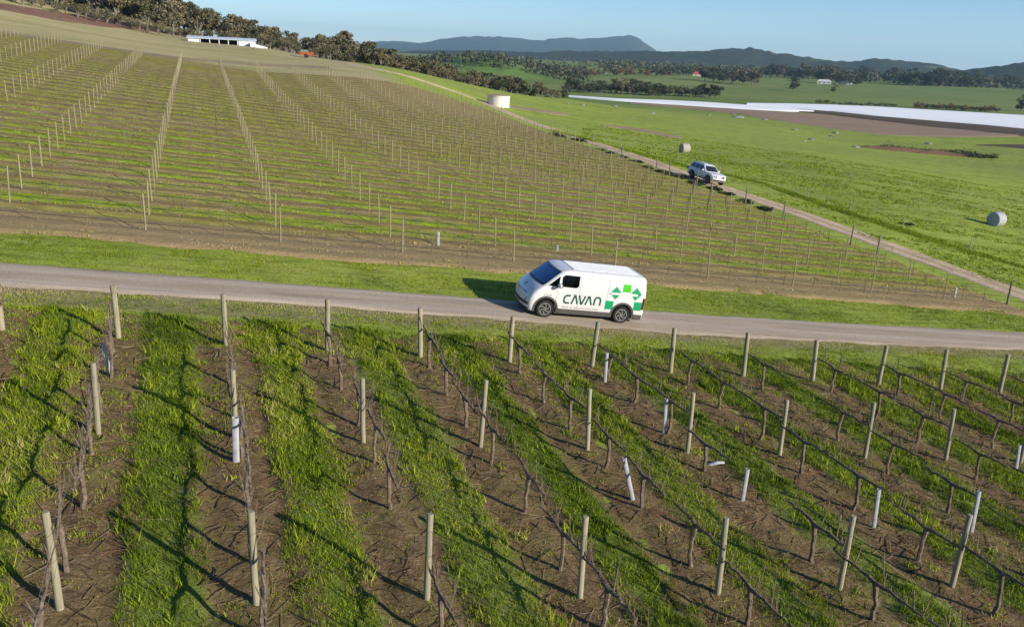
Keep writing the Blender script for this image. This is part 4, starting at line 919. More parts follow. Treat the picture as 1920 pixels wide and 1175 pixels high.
gl = [(208, 709, 194, 655, 'leaning white vine guard beside the leftmost end post'), (1134, 720, 1138, 664, 'upright white vine guard just below the road, right of the van'), (1245, 816, 1249, 752, 'white vine guard left of the post in the sixth near row'),
      (1187, 943, 1168, 866, 'leaning white vine guard in the middle of the near vineyard'), (1391, 944, 1402, 886, 'white vine guard with a pale open top below the white scrap'), (1637, 995, 1648, 928, 'white vine guard left of the seventh row lower post'), (1820, 1003, 1836, 935, 'white vine guard standing against a post at the lower right'),
      (443, 871, 441, 792, 'white guard sleeve around the foot of the second row middle post'), (1500, 790, 1505, 760, None), (1905, 880, 1912, 842, 'short white vine guard at the right edge')]
for bx, by, tx, ty, lab in gl:
    if lab is None: continue
    P = at(bx, by); D = math.hypot(P[0], P[1]); L = math.hypot(tx - bx, ty - by) * math.hypot(D, CAMZ - P[2]) / FPX / math.cos(math.atan2(CAMZ - P[2], D)) * 1.0
    exp = proj((P[0], P[1], P[2] + L)); lean = (tx - exp[0]) * D / FPX
    o = guard_mesh(L, .072 if bx == 443 else .05).build('vine_guard', m_guard, None, True); o.location = tuple(P + np.array([0, 0, .03])); o.rotation_euler = (0, math.asin(max(-.6, min(.6, lean / L))), 0)
    tag(o, lab, 'vine guard', 'white guards around vine stems')
# scrap of white sheet lying on the soil
P = at(1340, 876); b = MB(); n_ = 9; vs = []
for k in range(n_):
    t = k / (n_ - 1) - .5
    for s in (-1, 1): vs.append((t * .5, s * .06 * (1 - abs(t) * 1.2), .05 + .09 * math.sin((t + .5) * 2.2) + s * .02))
b.add(vs, [(2 * k, 2 * k + 1, 2 * k + 3, 2 * k + 2) for k in range(n_ - 1)]); o = b.build('plastic_sheet', m_guard, None, True); o.location = tuple(P); o.rotation_euler = (0, 0, R(12))
md = o.modifiers.new('thick', 'SOLIDIFY'); md.thickness = .006; tag(o, 'small curled scrap of white plastic lying on the bare soil', 'plastic scrap')

# ------------------------------------------------------------------ far vineyard: posts, wires, young vines
fpm = [post_mesh(.036, 1.55, 30 + s, n=6) for s in range(2)]; fpe = [post_mesh(.06, 1.5, 40 + s, n=7) for s in range(2)]
m_postf = mat_wood('pale_thin_timber', (.27, .235, .145))
for me in fpm: me.materials.clear(); me.materials.append(m_postf)
for me in fpe: me.materials.clear(); me.materials.append(m_postd)
fr_ = random.Random(14); lst = []
for rI in range(38):
    v = FARV0 + 2.77 * rI
    for c in range(-11, 10):
        end = c == 9; u = (43.9 + fr_.uniform(-.15, .15)) if end else -2.7 + 5.2 * c - .0095 * (v - 37)
        if u > 43.9: continue
        x, y = uv2xy(u, v); z = tz(x, y) + .04; a = proj((x, y, z)); 
        if -160 < a[0] < 2080: lst.append((math.hypot(x, y), x, y, z, rI, c, end, a))
lst.sort(key=lambda t: t[0]); rest = MB(); cntI = 0
for D, x, y, z, rI, c, end, a in lst:
    if cntI < 298:
        cntI += 1; o = link('vineyard_post', (fpe if end else fpm)[fr_.randrange(2)]); o.location = (x, y, z); o.rotation_euler = (R(fr_.uniform(-1.5, 1.5)), R(fr_.uniform(-1.5, 1.5)), fr_.uniform(0, 6))
        nm = '%s row beyond the verge' % nth(rI + 1)
        tag(o, ('grey strainer post at the track end of the %s' % nm) if end else ('pale post in column %s from the track, %s' % (ORD[9 - c - 1], nm)), 'post', 'posts of the far vineyard')
    else:
        rest.tube([(x, y, z - .1), (x + fr_.uniform(-.03, .03), y + fr_.uniform(-.03, .03), z + 1.55)], .04 + .00010 * D, 5)
o = rest.build('vineyard_posts', m_postf); tag(o, 'more distant rows of pale posts on the far vineyard slope', 'posts', None, 'stuff')
for rI in range(38):
    v = FARV0 + 2.77 * rI; us_ = np.arange(-60, 44.2, 3.0); x, y = uv2xy(us_, np.full(len(us_), v)); z = TZ(x, y) + .04
    ok = in_view(x, y, z, 80); x, y, z = x[ok], y[ok], z[ok]
    nm = '%s row beyond the verge' % nth(rI + 1)
    wire('drip_hose', np.c_[x, y, z + .38 + .02 * np.sin(us_[ok])].tolist(), .012, m_wire2, 'black drip hose of the far vineyard %s' % nm, 'drip hoses of the far vineyard', 'drip hose')
    if rI < 22: wire('trellis_wire', np.c_[x, y, z + .95].tolist(), .004, m_wire, 'trellis wire of the far vineyard %s' % nm, 'trellis wires of the far vineyard')
def young_vine(seed):
    rg = random.Random(seed); b = MB(); dx, dy = U; x = y = 0; pts = []
    for k in range(4): pts.append((x, y, -.05 + .92 * k / 3)); x += rg.uniform(-.03, .03); y += rg.uniform(-.03, .03)
    b.tube(pts, [.022, .018, .017, .016], 5); t = pts[-1]
    for s in (-1, 1): b.tube([t, (t[0] + dx * .35 * s, t[1] + dy * .35 * s, t[2] + .06), (t[0] + dx * .7 * s, t[1] + dy * .7 * s, t[2] + .05 + rg.uniform(-.03, .03))], [.014, .011, .007], 4)
    for k in range(4): q_ = rg.uniform(-.6, .6); b.tube([(t[0] + dx * q_, t[1] + dy * q_, t[2] + .04), (t[0] + dx * q_ + rg.uniform(-.06, .06), t[1] + dy * q_, t[2] + rg.uniform(.2, .5))], [.007, .003], 3)
    return b
m_vinef = plain('pale_young_bark', (.17, .14, .09), .9, .1, grime=.4)
yv = [young_vine(s).mesh('young_vine', m_vinef) for s in range(4)]; yb = [young_vine(s) for s in range(4)]
lst = []
for rI in range(38):
    v = FARV0 + 2.77 * rI
    for c in np.arange(-55, 43.2, 1.73):
        u = c + fr_.uniform(-.1, .1); x, y = uv2xy(u, v); lst.append((math.hypot(x, y), x, y, rI))
L_ = np.array([(t[1], t[2]) for t in lst]); Zs = TZ(L_[:, 0], L_[:, 1]) + .05; vis = in_view(L_[:, 0], L_[:, 1], Zs, 15); lst = [(*t, z) for t, z, ok in zip(lst, Zs, vis) if ok]
lst.sort(key=lambda t: t[0]); rest = MB()
for k, (D, x, y, rI, z) in enumerate(lst):
    if k < 298:
        o = link('young_vine', yv[k % 4]); o.location = (x, y, z); o.rotation_euler = (0, 0, fr_.choice([0, math.pi])); tag(o, 'thin bare young vine on the wires of the far vineyard, %s row beyond the verge' % ORD[rI], 'vine', 'young vines of the far vineyard')
    elif D < 110:
        rest.tube([(x, y, z - .05), (x + fr_.uniform(-.04, .04), y, z + .9)], .022, 3, False); rest.tube([(x - U[0] * .6, y - U[1] * .6, z + .9), (x + U[0] * .6, y + U[1] * .6, z + .93)], .013, 3, False)
o = rest.build('young_vines', m_vinef); tag(o, 'more distant thin bare vines of the far vineyard', 'vines', None, 'stuff')
# white guards in the far vineyard
for bx, by, L, lab in [(821, 464, .75, 'white vine guard in the first far row, left of the van'), (1044, 474, .4, 'greyish vine guard in the far vineyard directly above the van cab'), (1789, 560, .7, 'pale vine guard at the far vineyard corner beside the track')]:
    P = at(bx, by); o = guard_mesh(L, .07).build('vine_guard', m_guard, None, True); o.location = tuple(P); tag(o, lab, 'vine guard', 'white guards around vine stems')
# low dark clumps along the vineyard edge of the track
def clump_mesh(seed):
    r = np.random.default_rng(seed); k = 260; d = r.normal(size=(k, 3)); d /= np.linalg.norm(d, axis=1)[:, None]; P = d * r.uniform(.3, 1, (k, 1)) * np.array([1, 1, .5]); P[:, 2] = np.abs(P[:, 2])
    a = r.normal(size=(k, 3)) * .16; b = r.normal(size=(k, 3)) * .16; v = np.stack([P - a, P + b, P + a], 1).reshape(-1, 3); v[:, 2] = np.maximum(v[:, 2], -.02)
    o = mesh_np('shrub', v, np.arange(k * 3).reshape(-1, 3), m_grn, col=np.repeat(np.repeat(r.uniform(0, .5, k), 3)[:, None], 3, 1)); me = o.data; bpy.data.objects.remove(o); return me
cm_ = [clump_mesh(s) for s in range(3)]
side_lab = ['highest on the slope', 'second from the top of the slope', 'third down the slope', 'fourth down the slope', 'fifth down the slope', 'sixth down the slope', 'seventh down the slope', 'behind the white car', 'at the shadow of the white car', 'just left of the white car', 'below the white car', 'first below the car toward the road', 'second below the car toward the road', 'third below the car toward the road', 'fourth below the car toward the road']
for k, (a, b_) in enumerate([(140, 235), (190, 255), (320, 280), (470, 350), (545, 375), (635, 400), (730, 435), (815, 480), (920, 515), (1030, 545), (1160, 595), (1300, 630), (1385, 665), (1515, 725), (1660, 775)]):
    P = at(1000 + a / 3.84, 190 + b_ / 3.84 + 1.5); o = link('shrub', cm_[k % 3]); o.location = tuple(P); s = .55 + .35 * fr_.random(); o.scale = (s * 1.5, s, s * .8); o.rotation_euler = (0, 0, R(20) + k)
    tag(o, 'low dark shrub between vineyard and dirt track, %s' % side_lab[k], 'shrub', 'dark shrubs along the dirt track')
P = at(1697, 421); o = link('shrub', cm_[0]); o.location = tuple(P); o.scale = (.9, .5, .4); tag(o, 'low dark tussock on the grass right of the dirt track', 'shrub')
# paddock fence: posts with plain wires beside the swale
fp = resample([at(*p) for p in sw], .5); acc = 0; fposts = []
for k in range(0, len(fp), 14): fposts.append((fp[k][0] + .9, fp[k][1], tz(fp[k][0] + .9, fp[k][1])))
fe = empty('paddock_fence', fposts[0]); tag(fe, 'plain wire fence on thin grey posts along the green paddock', 'fence'); inv = Vector(fposts[0])
fm = post_mesh(.045, 1.15, 60, 'post', 6)
for p in fposts: o = link('post', fm, None, fe); o.location = Vector(p) - inv
for hgt in (.35, .7, 1.05):
    b = MB(); b.tube([Vector(p) - inv + Vector((0, .04, hgt)) for p in fposts], .004, 3, False); b.build('wire', m_wire, fe)

# ------------------------------------------------------------------ vehicles
def paint(name, c, rough=.28, coat=.6):
    M = Mat(name, rough, .5); n = M.noise(1.6, M.obj(), 5, .6); z = M.n('ShaderNodeSeparateXYZ', Vector=M.obj()).outputs['Z']
    d = M.math('MULTIPLY', M.math('SUBTRACT', 1., M.step(z, .35, .8)), M.ramp(n, [(.35, .1), (.7, .5)]))
    M.color(M.mix(M.math('MULTIPLY', d, .5), M.ramp(n, [(.3, tuple(x * .95 for x in c)), (.7, c)]), (.42, .36, .28)))
    M.b.inputs['Coat Weight'].default_value = coat; M.b.inputs['Coat Roughness'].default_value = .06; return M.m
m_white = paint('white_paint', (.62, .62, .615)); m_clad = plain('grey_cladding', (.075, .068, .062), .6, .3, grime=.3); m_tyre = plain('tyre_rubber', (.022, .021, .020), .9, .2, grime=.3, scale=8)
m_alloy = plain('grey_alloy', (.22, .21, .20), .45, .5, .15); m_spoke = plain('spoke_metal', (.13, .125, .115), .4, .5); m_blk = plain('black_trim', (.012, .012, .014), .4, .4); m_chr = plain('chrome', (.7, .7, .7), .15, .5, 1.)
m_tail = plain('red_lamp', (.10, .006, .006), .2, .6); m_lamp = plain('clear_lamp', (.25, .3, .36), .08, .8); m_seat = plain('beige_seat', (.42, .38, .31), .8, .2); m_dash = plain('dashboard', (.03, .03, .035), .6, .3)
m_rg = plain('rib_strip_grey', (.20, .20, .21), .7, .2); m_groove = plain('panel_gap', (.24, .24, .24), .8, .2)
def mat_glass(name, tint, op):
    m = bpy.data.materials.new(name); m.use_nodes = True; nt = m.node_tree; nt.nodes.remove(nt.nodes['Principled BSDF'])
    g = nt.nodes.new('ShaderNodeBsdfGlossy'); g.inputs['Color'].default_value = (.14, .20, .30, 1); g.inputs['Roughness'].default_value = .03; t = nt.nodes.new('ShaderNodeBsdfTransparent'); t.inputs[0].default_value = (*tint, 1)
    fr = nt.nodes.new('ShaderNodeFresnel'); fr.inputs['IOR'].default_value = 1.32; ma = nt.nodes.new('ShaderNodeMath'); ma.operation = 'MULTIPLY_ADD'; ma.inputs[1].default_value = 1.; ma.inputs[2].default_value = op
    nt.links.new(fr.outputs[0], ma.inputs[0]); mx = nt.nodes.new('ShaderNodeMixShader'); nt.links.new(ma.outputs[0], mx.inputs[0]); nt.links.new(t.outputs[0], mx.inputs[1]); nt.links.new(g.outputs[0], mx.inputs[2])
    nt.links.new(mx.outputs[0], nt.nodes['Material Output'].inputs[0]); return m
m_ws = mat_glass('windscreen_glass', (.34, .40, .46), .0); m_sg = mat_glass('side_glass', (.08, .085, .09), .02)
class Shell:
    """body described by levels (z, front x, rear x, half width, bow of the front, bow of the rear)"""
    def __init__(s, lv): s.lv = np.array(lv)
    def f(s, z, k): return float(np.interp(z, s.lv[:, 0], s.lv[:, k]))
    def F(s, z, y=0.):
        w = s.f(z, 3); return s.f(z, 1) + s.f(z, 4) * min(1, abs(y) / w) ** 2.6
    def Rr(s, z, y=0.): return s.f(z, 2) - s.f(z, 5) * min(1, abs(y) / s.f(z, 3)) ** 2.5
    def W(s, z): return s.f(z, 3)
    def ring(s, z, xs):
        w = s.W(z); P = []; c = min(.085, w * .2); ys = np.linspace(-(w - c), w - c, 15)
        front = [(s.F(z, y), y) for y in ys]; x1 = s.F(z, w - c); cor = []
        a, b_, d = np.array([x1, w - c]), np.array([s.F(z, w) - .005, w]), np.array([s.F(z, w) + .16, w])
        for t in (.33, .66): cor.append(tuple((1 - t) ** 2 * a + 2 * t * (1 - t) * b_ + t * t * d))
        sx0 = d[0]; sx1 = s.Rr(z, w) - .14
        side = [(sx0 + (sx1 - sx0) * t, w) for t in xs]
        a, b_, d = np.array([sx1, w]), np.array([s.Rr(z, w), w]), np.array([s.Rr(z, w - c), w - c]); rc = [tuple((1 - t) ** 2 * a + 2 * t * (1 - t) * b_ + t * t * d) for t in (.33, .66)]
        rear = [(s.Rr(z, y), y) for y in np.linspace(w - c, -(w - c), 9)]
        P = front + cor + side + rc + rear + [(x, -y) for x, y in reversed(rc)] + [(x, -y) for x, y in reversed(side)] + [(x, -y) for x, y in reversed(cor)]
        return [(x, y, z) for x, y in P]
    def body(s, zs, ns=24):
        xs = np.linspace(0, 1, ns); rings = [s.ring(z, xs) for z in zs]; n = len(rings[0]); b = MB(); vs = [p for r_ in rings for p in r_]
        fs = [(i * n + k, (i + 1) * n + k, (i + 1) * n + (k + 1) % n, i * n + (k + 1) % n) for i in range(len(rings) - 1) for k in range(n)]
        fs = [tuple(reversed(q)) for q in fs]
        for (i, rev) in ((0, True), (len(rings) - 1, False)):
            # cap as strips from front to rear so that the roof stays clean
            c = len(vs); cx = sum(p[0] for p in rings[i]) / n; vs.append((cx, 0, rings[i][0][2] + (.008 if i else 0)))
            for k in range(n):
                q = (i * n + k, i * n + (k + 1) % n, c); fs.append(tuple(reversed(q)) if rev else q)
        b.add(vs, fs); return b
def cut_apply(me, cutters):
    o = link('tmp', me)
    cs = []
    for cb in cutters:
        c = link('tmpc', cb.mesh('c')); cs.append(c); md = o.modifiers.new('b', 'BOOLEAN'); md.object = c; md.operation = 'DIFFERENCE'; md.solver = 'EXACT'
    bpy.context.view_layer.update(); dg = bpy.context.evaluated_depsgraph_get(); ne = bpy.data.meshes.new_from_object(o.evaluated_get(dg)); 
    for c in cs: bpy.data.objects.remove(c)
    bpy.data.objects.remove(o); return ne
def fix_normals(me):
    bm = bmesh.new(); bm.from_mesh(me); bmesh.ops.recalc_face_normals(bm, faces=bm.faces); bm.to_mesh(me); bm.free()
def del_faces(me, test):
    bm = bmesh.new(); bm.from_mesh(me); d = [f for f in bm.faces if test(f.calc_center_median())]; bmesh.ops.delete(bm, geom=d, context='FACES'); bm.to_mesh(me); bm.free()
def side_patch(sh, name, poly, mat, parent, off=.004, sgn=-1, label=None, holes=None):
    """flat outline (x, z) laid on the body's side"""
    bm = bmesh.new(); vs = [bm.verts.new((x, 0, z)) for x, z in poly]; bm.faces.new(vs)
    zs = [z for x, z in poly]; z = min(zs) + .06
    while z < max(zs):
        bmesh.ops.bisect_plane(bm, geom=bm.verts[:] + bm.edges[:] + bm.faces[:], plane_co=(0, 0, z), plane_no=(0, 0, 1)); z += .06
    bmesh.ops.triangulate(bm, faces=bm.faces[:])
    for v in bm.verts: v.co.y = sgn * (sh.W(v.co.z) + off)
    bmesh.ops.recalc_face_normals(bm, faces=bm.faces)
    me = bpy.data.meshes.new(name); bm.to_mesh(me); bm.free(); 
    o = link(name, me, mat, parent)
    if label: o['label'] = label
    return o
def stroke(pts, w):
    """outline of a thick bent line with mitred joints"""
    P = [np.array(p, float) for p in pts]; L, R_ = [], []
    for i, p in enumerate(P):
        d0 = (P[i] - P[i - 1]) if i else (P[1] - P[0]); d1 = (P[i + 1] - P[i]) if i < len(P) - 1 else d0
        d0 = d0 / np.linalg.norm(d0); d1 = d1 / np.linalg.norm(d1); n0 = np.array([-d0[1], d0[0]]); n1 = np.array([-d1[1], d1[0]]); n_ = n0 + n1; n_ /= np.linalg.norm(n_); k = w / 2 / max(.35, n_ @ n0); L.append(p + n_ * k); R_.append(p - n_ * k)
    return [tuple(p) for p in L] + [tuple(p) for p in reversed(R_)]
def text_mesh(body, size, fn, name, mat, parent, label=None):
    cu = bpy.data.curves.new('t', 'FONT'); cu.body = body; cu.size = size; o = bpy.data.objects.new('t', cu); C.objects.link(o); bpy.context.view_layer.update()
    me = bpy.data.meshes.new_from_object(o.evaluated_get(bpy.context.evaluated_depsgraph_get())); bpy.data.objects.remove(o)
    if not len(me.vertices): return None
    xs = [v.co.x for v in me.vertices]; w = max(xs) - min(xs); x0 = min(xs)
    for v in me.vertices: v.co = fn((v.co.x - x0) / w, v.co.y)
    o = link(name, me, mat, parent); me.materials.clear(); me.materials.append(mat); o['kind'] = 'stuff'
    if label: o['label'] = label
    return o
def wheel(parent, x, y, r, sgn, w=.22, spokes=6, mat=None):
    e = link('wheel', MB().lathe([(r * .66, -w / 2 + .05), (r * .69, -w / 2 + .03), (r * .70, -w / 2), (r * .93, -w / 2), (r, -w / 2 + .035), (r * 1.003, 0), (r, w / 2 - .035), (r * .93, w / 2), (r * .70, w / 2), (r * .69, w / 2 - .03), (r * .66, w / 2 - .05)], 40, None, 'Y').mesh('tyre', m_tyre, True), None, parent)
    e.location = (x, y, r); e.name = 'wheel'
    M_ = Matrix.Translation((0, 0, 0)); ym = sgn * (w / 2 - .005)
    b = MB(); n = 36; vs = []
    for (q, yy) in ((r * .70, ym + sgn * .002), (r * .63, ym + sgn * .006), (r * .60, ym - sgn * .03)):
        vs += [(q * math.cos(2 * math.pi * i / n), yy, q * math.sin(2 * math.pi * i / n)) for i in range(n)]
    b.add(vs, [(a * n + i, a * n + (i + 1) % n, (a + 1) * n + (i + 1) % n, (a + 1) * n + i) for a in range(2) for i in range(n)]); b.build('rim', m_alloy, e, True)
    d = MB(); vs = [(r * .62 * math.cos(2 * math.pi * i / n), ym - sgn * .038, r * .62 * math.sin(2 * math.pi * i / n)) for i in range(n)]; d.add(vs, [tuple(range(n))]).build('brake_disc', m_blk, e)
    s_ = MB()
    for k in range(spokes):
        a0 = 2 * math.pi * k / spokes; pts = []
        for t in np.linspace(0, 1, 6):
            q = r * (.10 + .52 * t); a = a0 + .75 * t * t; pts.append((q * math.cos(a), q * math.sin(a)))
        ol = stroke(pts, r * .14); nn = len(ol)
        v0_ = [(p[0], ym - sgn * .004, p[1]) for p in ol] + [(p[0], ym - sgn * .035, p[1]) for p in ol]
        h = nn // 2; fs = [(i, i + 1, nn - 2 - i, nn - 1 - i) for i in range(h - 1)] + [(i, (i + 1) % nn, nn + (i + 1) % nn, nn + i) for i in range(nn)]; s_.add(v0_, fs)
    vs = [(r * .14 * math.cos(2 * math.pi * i / 14), ym, r * .14 * math.sin(2 * math.pi * i / 14)) for i in range(14)] + [(r * .16 * math.cos(2 * math.pi * i / 14), ym - sgn * .03, r * .16 * math.sin(2 * math.pi * i / 14)) for i in range(14)]
    s_.add(vs, [tuple(range(14))] + [(i, (i + 1) % 14, 14 + (i + 1) % 14, 14 + i) for i in range(14)]); s_.build('spokes', m_spoke, e)
    return e
def arch_trim(sh, parent, x, z, r0_, r1_, zmin, sgn, y_off=.012):
    b = MB(); n = 26; vs = []
    a0 = math.asin(max(-1, min(1, (zmin - z) / r1_)))
    for i in range(n + 1):
        a = a0 + (math.pi - 2 * a0) * i / n
        for (q, o_) in ((r0_, -.06), (r0_, y_off), (r1_, y_off), (r1_, -.02)):
            zz = max(z + q * math.sin(a), zmin); vs.append((x + q * math.cos(a) * 1.0, sgn * (sh.W(min(max(zz, .3), 1.)) + o_), zz))
    fs = [(i * 4 + k, i * 4 + k + 1, (i + 1) * 4 + k + 1, (i + 1) * 4 + k) for i in range(n) for k in range(3)]
    b.add(vs, fs); return b.build('wheel_arch', m_clad, parent, True)
def place(e, c, hx, up_off=0.):
    """sit a vehicle on the land: c = point under it, hx = unit vector of its +x"""
    x, y = c; d = 1.2; hy = np.array([-hx[1], hx[0]]); X = Vector((hx[0] * 2 * d, hx[1] * 2 * d, tz(x + hx[0] * d, y + hx[1] * d) - tz(x - hx[0] * d, y - hx[1] * d))).normalized()
    Y = Vector((hy[0] * 2 * d, hy[1] * 2 * d, tz(x + hy[0] * d, y + hy[1] * d) - tz(x - hy[0] * d, y - hy[1] * d))).normalized(); Z = X.cross(Y).normalized(); Y = Z.cross(X)
    M = Matrix((X, Y, Z)).transposed().to_4x4(); M.translation = Vector((x, y, tz(x, y) + up_off)); e.matrix_world = M

def build_van():
    WB, r = 3.13, .345
    lv = [  # z, front, rear, half width, front bow, rear bow
        (.20, -.66, 4.02, .90, .24, .02), (.24, -.80, 4.05, .955, .26, .03), (.34, -.86, 4.07, .975, .27, .04), (.50, -.87, 4.08, .985, .27, .05), (.70, -.85, 4.08, .990, .27, .05),
        (.86, -.79, 4.08, .990, .27, .05), (1.00, -.69, 4.08, .988, .27, .05), (1.14, -.54, 4.07, .985, .27, .05), (1.235, -.40, 4.06, .980, .27, .05), (1.27, -.345, 4.06, .978, .265, .05),
        (1.42, -.185, 4.05, .967, .25, .05), (1.58, -.015, 4.03, .950, .23, .05), (1.74, .155, 4.01, .930, .22, .05), (1.82, .245, 4.00, .915, .21, .05), (1.86, .305, 3.99, .895, .20, .05), (1.90, .40, 3.96, .855, .20, .05), (1.935, .52, 3.92, .80, .18, .05), (1.955, .66, 3.86, .72, .16, .04), (1.965, .82, 3.78, .62, .12, .03)]
    lv = [(z, f + .07, r_, w, b * .62, rb) for z, f, r_, w, b, rb in lv]; sh = Shell(lv); zs = [.20, .24, .34, .42, .50, .60, .70, .78, .86, .93, 1.0, 1.07, 1.14, 1.19, 1.235, 1.27, 1.34, 1.42, 1.5, 1.58, 1.66, 1.74, 1.78, 1.82, 1.86, 1.90, 1.935, 1.955, 1.965]
    e = empty('delivery_van'); tag(e, 'white panel van with green CAVAN lettering and green blocks driving on the farm road', 'van')
    me = sh.body(zs, 34).mesh('body', m_white); fix_normals(me)
    cuts = []
    for x in (0, WB):
        for s in (-1, 1): cuts.append(MB().lathe([(.43, -.24), (.43, .24)], 40, Matrix.Translation((x, s * .93, r + .01)), 'Y'))
    for s in (-1, 1):   # side window and quarter light openings
        for poly in (win, quarter):
            b = MB(); n = len(poly); b.add([(x, s * .80, z) for x, z in poly] + [(x, s * 1.1, z) for x, z in poly], [tuple(range(n)), tuple(range(2 * n - 1, n - 1, -1))] + [(i, i + n, (i + 1) % n + n, (i + 1) % n) for i in range(n)])
            mm = b.mesh('c'); fix_normals(mm); bb = MB(); bb.add([tuple(v.co) for v in mm.vertices], [tuple(p.vertices) for p in mm.polygons]); cuts.append(bb)
    me = cut_apply(me, cuts)
    del_faces(me, lambda c: 1.27 < c.z < 1.86 and abs(c.y) < sh.W(c.z) - .13 and c.x < sh.F(c.z, c.y) + .03)
    me.materials.clear(); me.materials.append(m_white); me.polygons.foreach_set('use_smooth', np.ones(len(me.polygons), bool)); me.set_sharp_from_angle(angle=R(32)); link('body', me, None, e)
    # windscreen
    b = MB(); zz = np.linspace(1.262, 1.868, 10); ny = 19; vs = [(sh.F(z, y) + .004, y, z) for z in zz for y in np.linspace(-(sh.W(z) - .105), sh.W(z) - .105, ny)]
    b.add(vs, [(i * ny + k, i * ny + k + 1, (i + 1) * ny + k + 1, (i + 1) * ny + k) for i in range(9) for k in range(ny - 1)]); b.build('windscreen', m_ws, e, True)
    # black band along the foot and top of the screen
    for (za, zb) in ((1.235, 1.30), (1.845, 1.875)):
        b = MB(); vs = [(sh.F(z, y) - .004, y, z) for z in (za, zb) for y in np.linspace(-(sh.W(z) - .10), sh.W(z) - .10, ny)]; b.add(vs, [(k, k + 1, ny + k + 1, ny + k) for k in range(ny - 1)]); b.build('screen_border', m_blk, e, True)
    for s in (-1, 1):   # pillars' black edge
        b = MB(); vs = []
        for z in zz: w = sh.W(z); vs += [(sh.F(z, w - .13) - .004, s * (w - .13), z), (sh.F(z, w - .10) - .003, s * (w - .10), z)]
        b.add(vs, [(2 * k, 2 * k + 1, 2 * k + 3, 2 * k + 2) for k in range(9)]); b.build('screen_border', m_blk, e, True)
    for s in (-1, 1):
        side_patch(sh, 'side_window', win, m_sg, e, -.012, s); side_patch(sh, 'quarter_window', quarter, m_sg, e, -.012, s)
        # dark rubber frames
        for poly in (win, quarter):
            fr = stroke(poly + [poly[0], poly[1]], .016); b = MB(); n = len(fr) // 2
            vs = [(x, s * (sh.W(z) + .003), z) for x, z in fr]; b.add(vs, [(i, i + 1, 2 * n - 2 - i, 2 * n - 1 - i) for i in range(n - 1)]); b.build('window_seal', m_blk, e)
        # sill cladding, arches, panel gaps
        for x0_, x1_ in ((.50, WB - .50), (WB + .50, 3.97)):
            b = MB(); xs = np.linspace(x0_, x1_, 8); vs = []
            for x in xs: vs += [(x, s * (sh.W(.24) - .03), .20), (x, s * (sh.W(.34) + .012), .235), (x, s * (sh.W(.42) + .014), .405), (x, s * (sh.W(.42) - .01), .42)]
            b.add(vs, [(i * 4 + k, i * 4 + k + 1, (i + 1) * 4 + k + 1, (i + 1) * 4 + k) for i in range(7) for k in range(3)] + [(0, 1, 2, 3), (28, 29, 30, 31)]); b.build('sill_cladding', m_clad, e, False)
        for x in (0, WB): arch_trim(sh, e, x, r + .01, .425, .50, .22, s)
        for p in ([(.36, .44), (.36, 1.20)], [(1.25, .44), (1.25, 1.82)], [(.40, 1.82), (1.25, 1.82)], [(1.29, 1.70), (2.1, 1.70), (3.9, 1.70)] if s < 0 else [(1.29, 1.70), (3.9, 1.70)], [(2.40, .44), (2.40, 1.70)]):
            pp = stroke(p, .010); side_patch(sh, 'panel_gap', pp, m_groove, e, .003, s)
        # tail lamp
        b = MB(); vs = []
        for z in np.linspace(.62, 1.08, 5): w = sh.W(z); vs += [(3.90, s * (w + .006), z), (3.99, s * (w - .002), z), (sh.Rr(z, w - .1) + .012, s * (w - .09), z), (sh.Rr(z, w - .2) + .008, s * (w - .2), z)]
        b.add(vs, [(i * 4 + k, i * 4 + k + 1, (i + 1) * 4 + k + 1, (i + 1) * 4 + k) for i in range(4) for k in range(3)]); b.build('tail_lamp', m_tail, e, True)
        # slim headlamp wedge wrapping the corner
        b = MB(); vs = []
        for t in np.linspace(0, 1, 7):
            y = .55 + .36 * t; za, zb = .52 - .04 * t, .60 + .17 * t; vs += [(sh.F(za, y) - .010 + .035 * t * t, s * y, za), (sh.F(zb, y) - .010 + .035 * t * t, s * y, zb)]
        b.add(vs, [(2 * k, 2 * k + 1, 2 * k + 3, 2 * k + 2) for k in range(6)]); b.build('headlight', m_lamp, e, True)
        # mirror
        mb_ = MB(); c = Vector((.38, s * (sh.W(1.3) + .17), 1.345)); bm = bmesh.new(); bmesh.ops.create_uvsphere(bm, u_segments=16, v_segments=10, radius=1)
        for v in bm.verts: v.co = Vector((v.co.x * .095 * (1 if v.co.x < 0 else .6), v.co.y * .155, v.co.z * .105)) + c
        ms = bpy.data.meshes.new('mirror'); bm.to_mesh(ms); bm.free(); ms.polygons.foreach_set('use_smooth', np.ones(len(ms.polygons), bool)); mo = link('mirror', ms, m_white, e)
        MB().tube([(.33, s * (sh.W(1.25) - .02), 1.24), (.36, s * (sh.W(1.25) + .12), 1.26)], [.035, .03], 8).build('arm', m_blk, mo); MB().box(.435, .45, s * (sh.W(1.3) + .17) - .12, s * (sh.W(1.3) + .17) + .12, 1.27, 1.42).build('glass', m_chr, mo)
        side_patch(sh, 'door_handle', stroke([(1.06, 1.04), (1.20, 1.04)], .035), m_white, e, .02, s)
    # lower black grille band, chrome lip, plate
    def front_band(name, za, zb, ya, mat, off, back=False):
        b = MB(); n = 21; ys = np.linspace(-ya, ya, n); vs = [(sh.F(z, y) - off, y, z) for z in (za, zb) for y in ys]; b.add(vs, [(k, k + 1, n + k + 1, n + k) for k in range(n - 1)]); return b.build(name, mat, e, True)
    front_band('grille', .30, .53, .88, m_blk, .012); front_band('bumper_lip', .262, .295, .88, m_chr, .02); front_band('under_bumper', .205, .262, .80, m_blk, .03); front_band('bonnet_gap', .705, .715, .80, m_groove, .004)
    pl = MB(); pl.box(sh.F(.42) - .035, sh.F(.42) - .010, -.19, .19, .355, .475); po = pl.build('number_plate', plain('yellow_plate', (.36, .34, .06), .5), e)
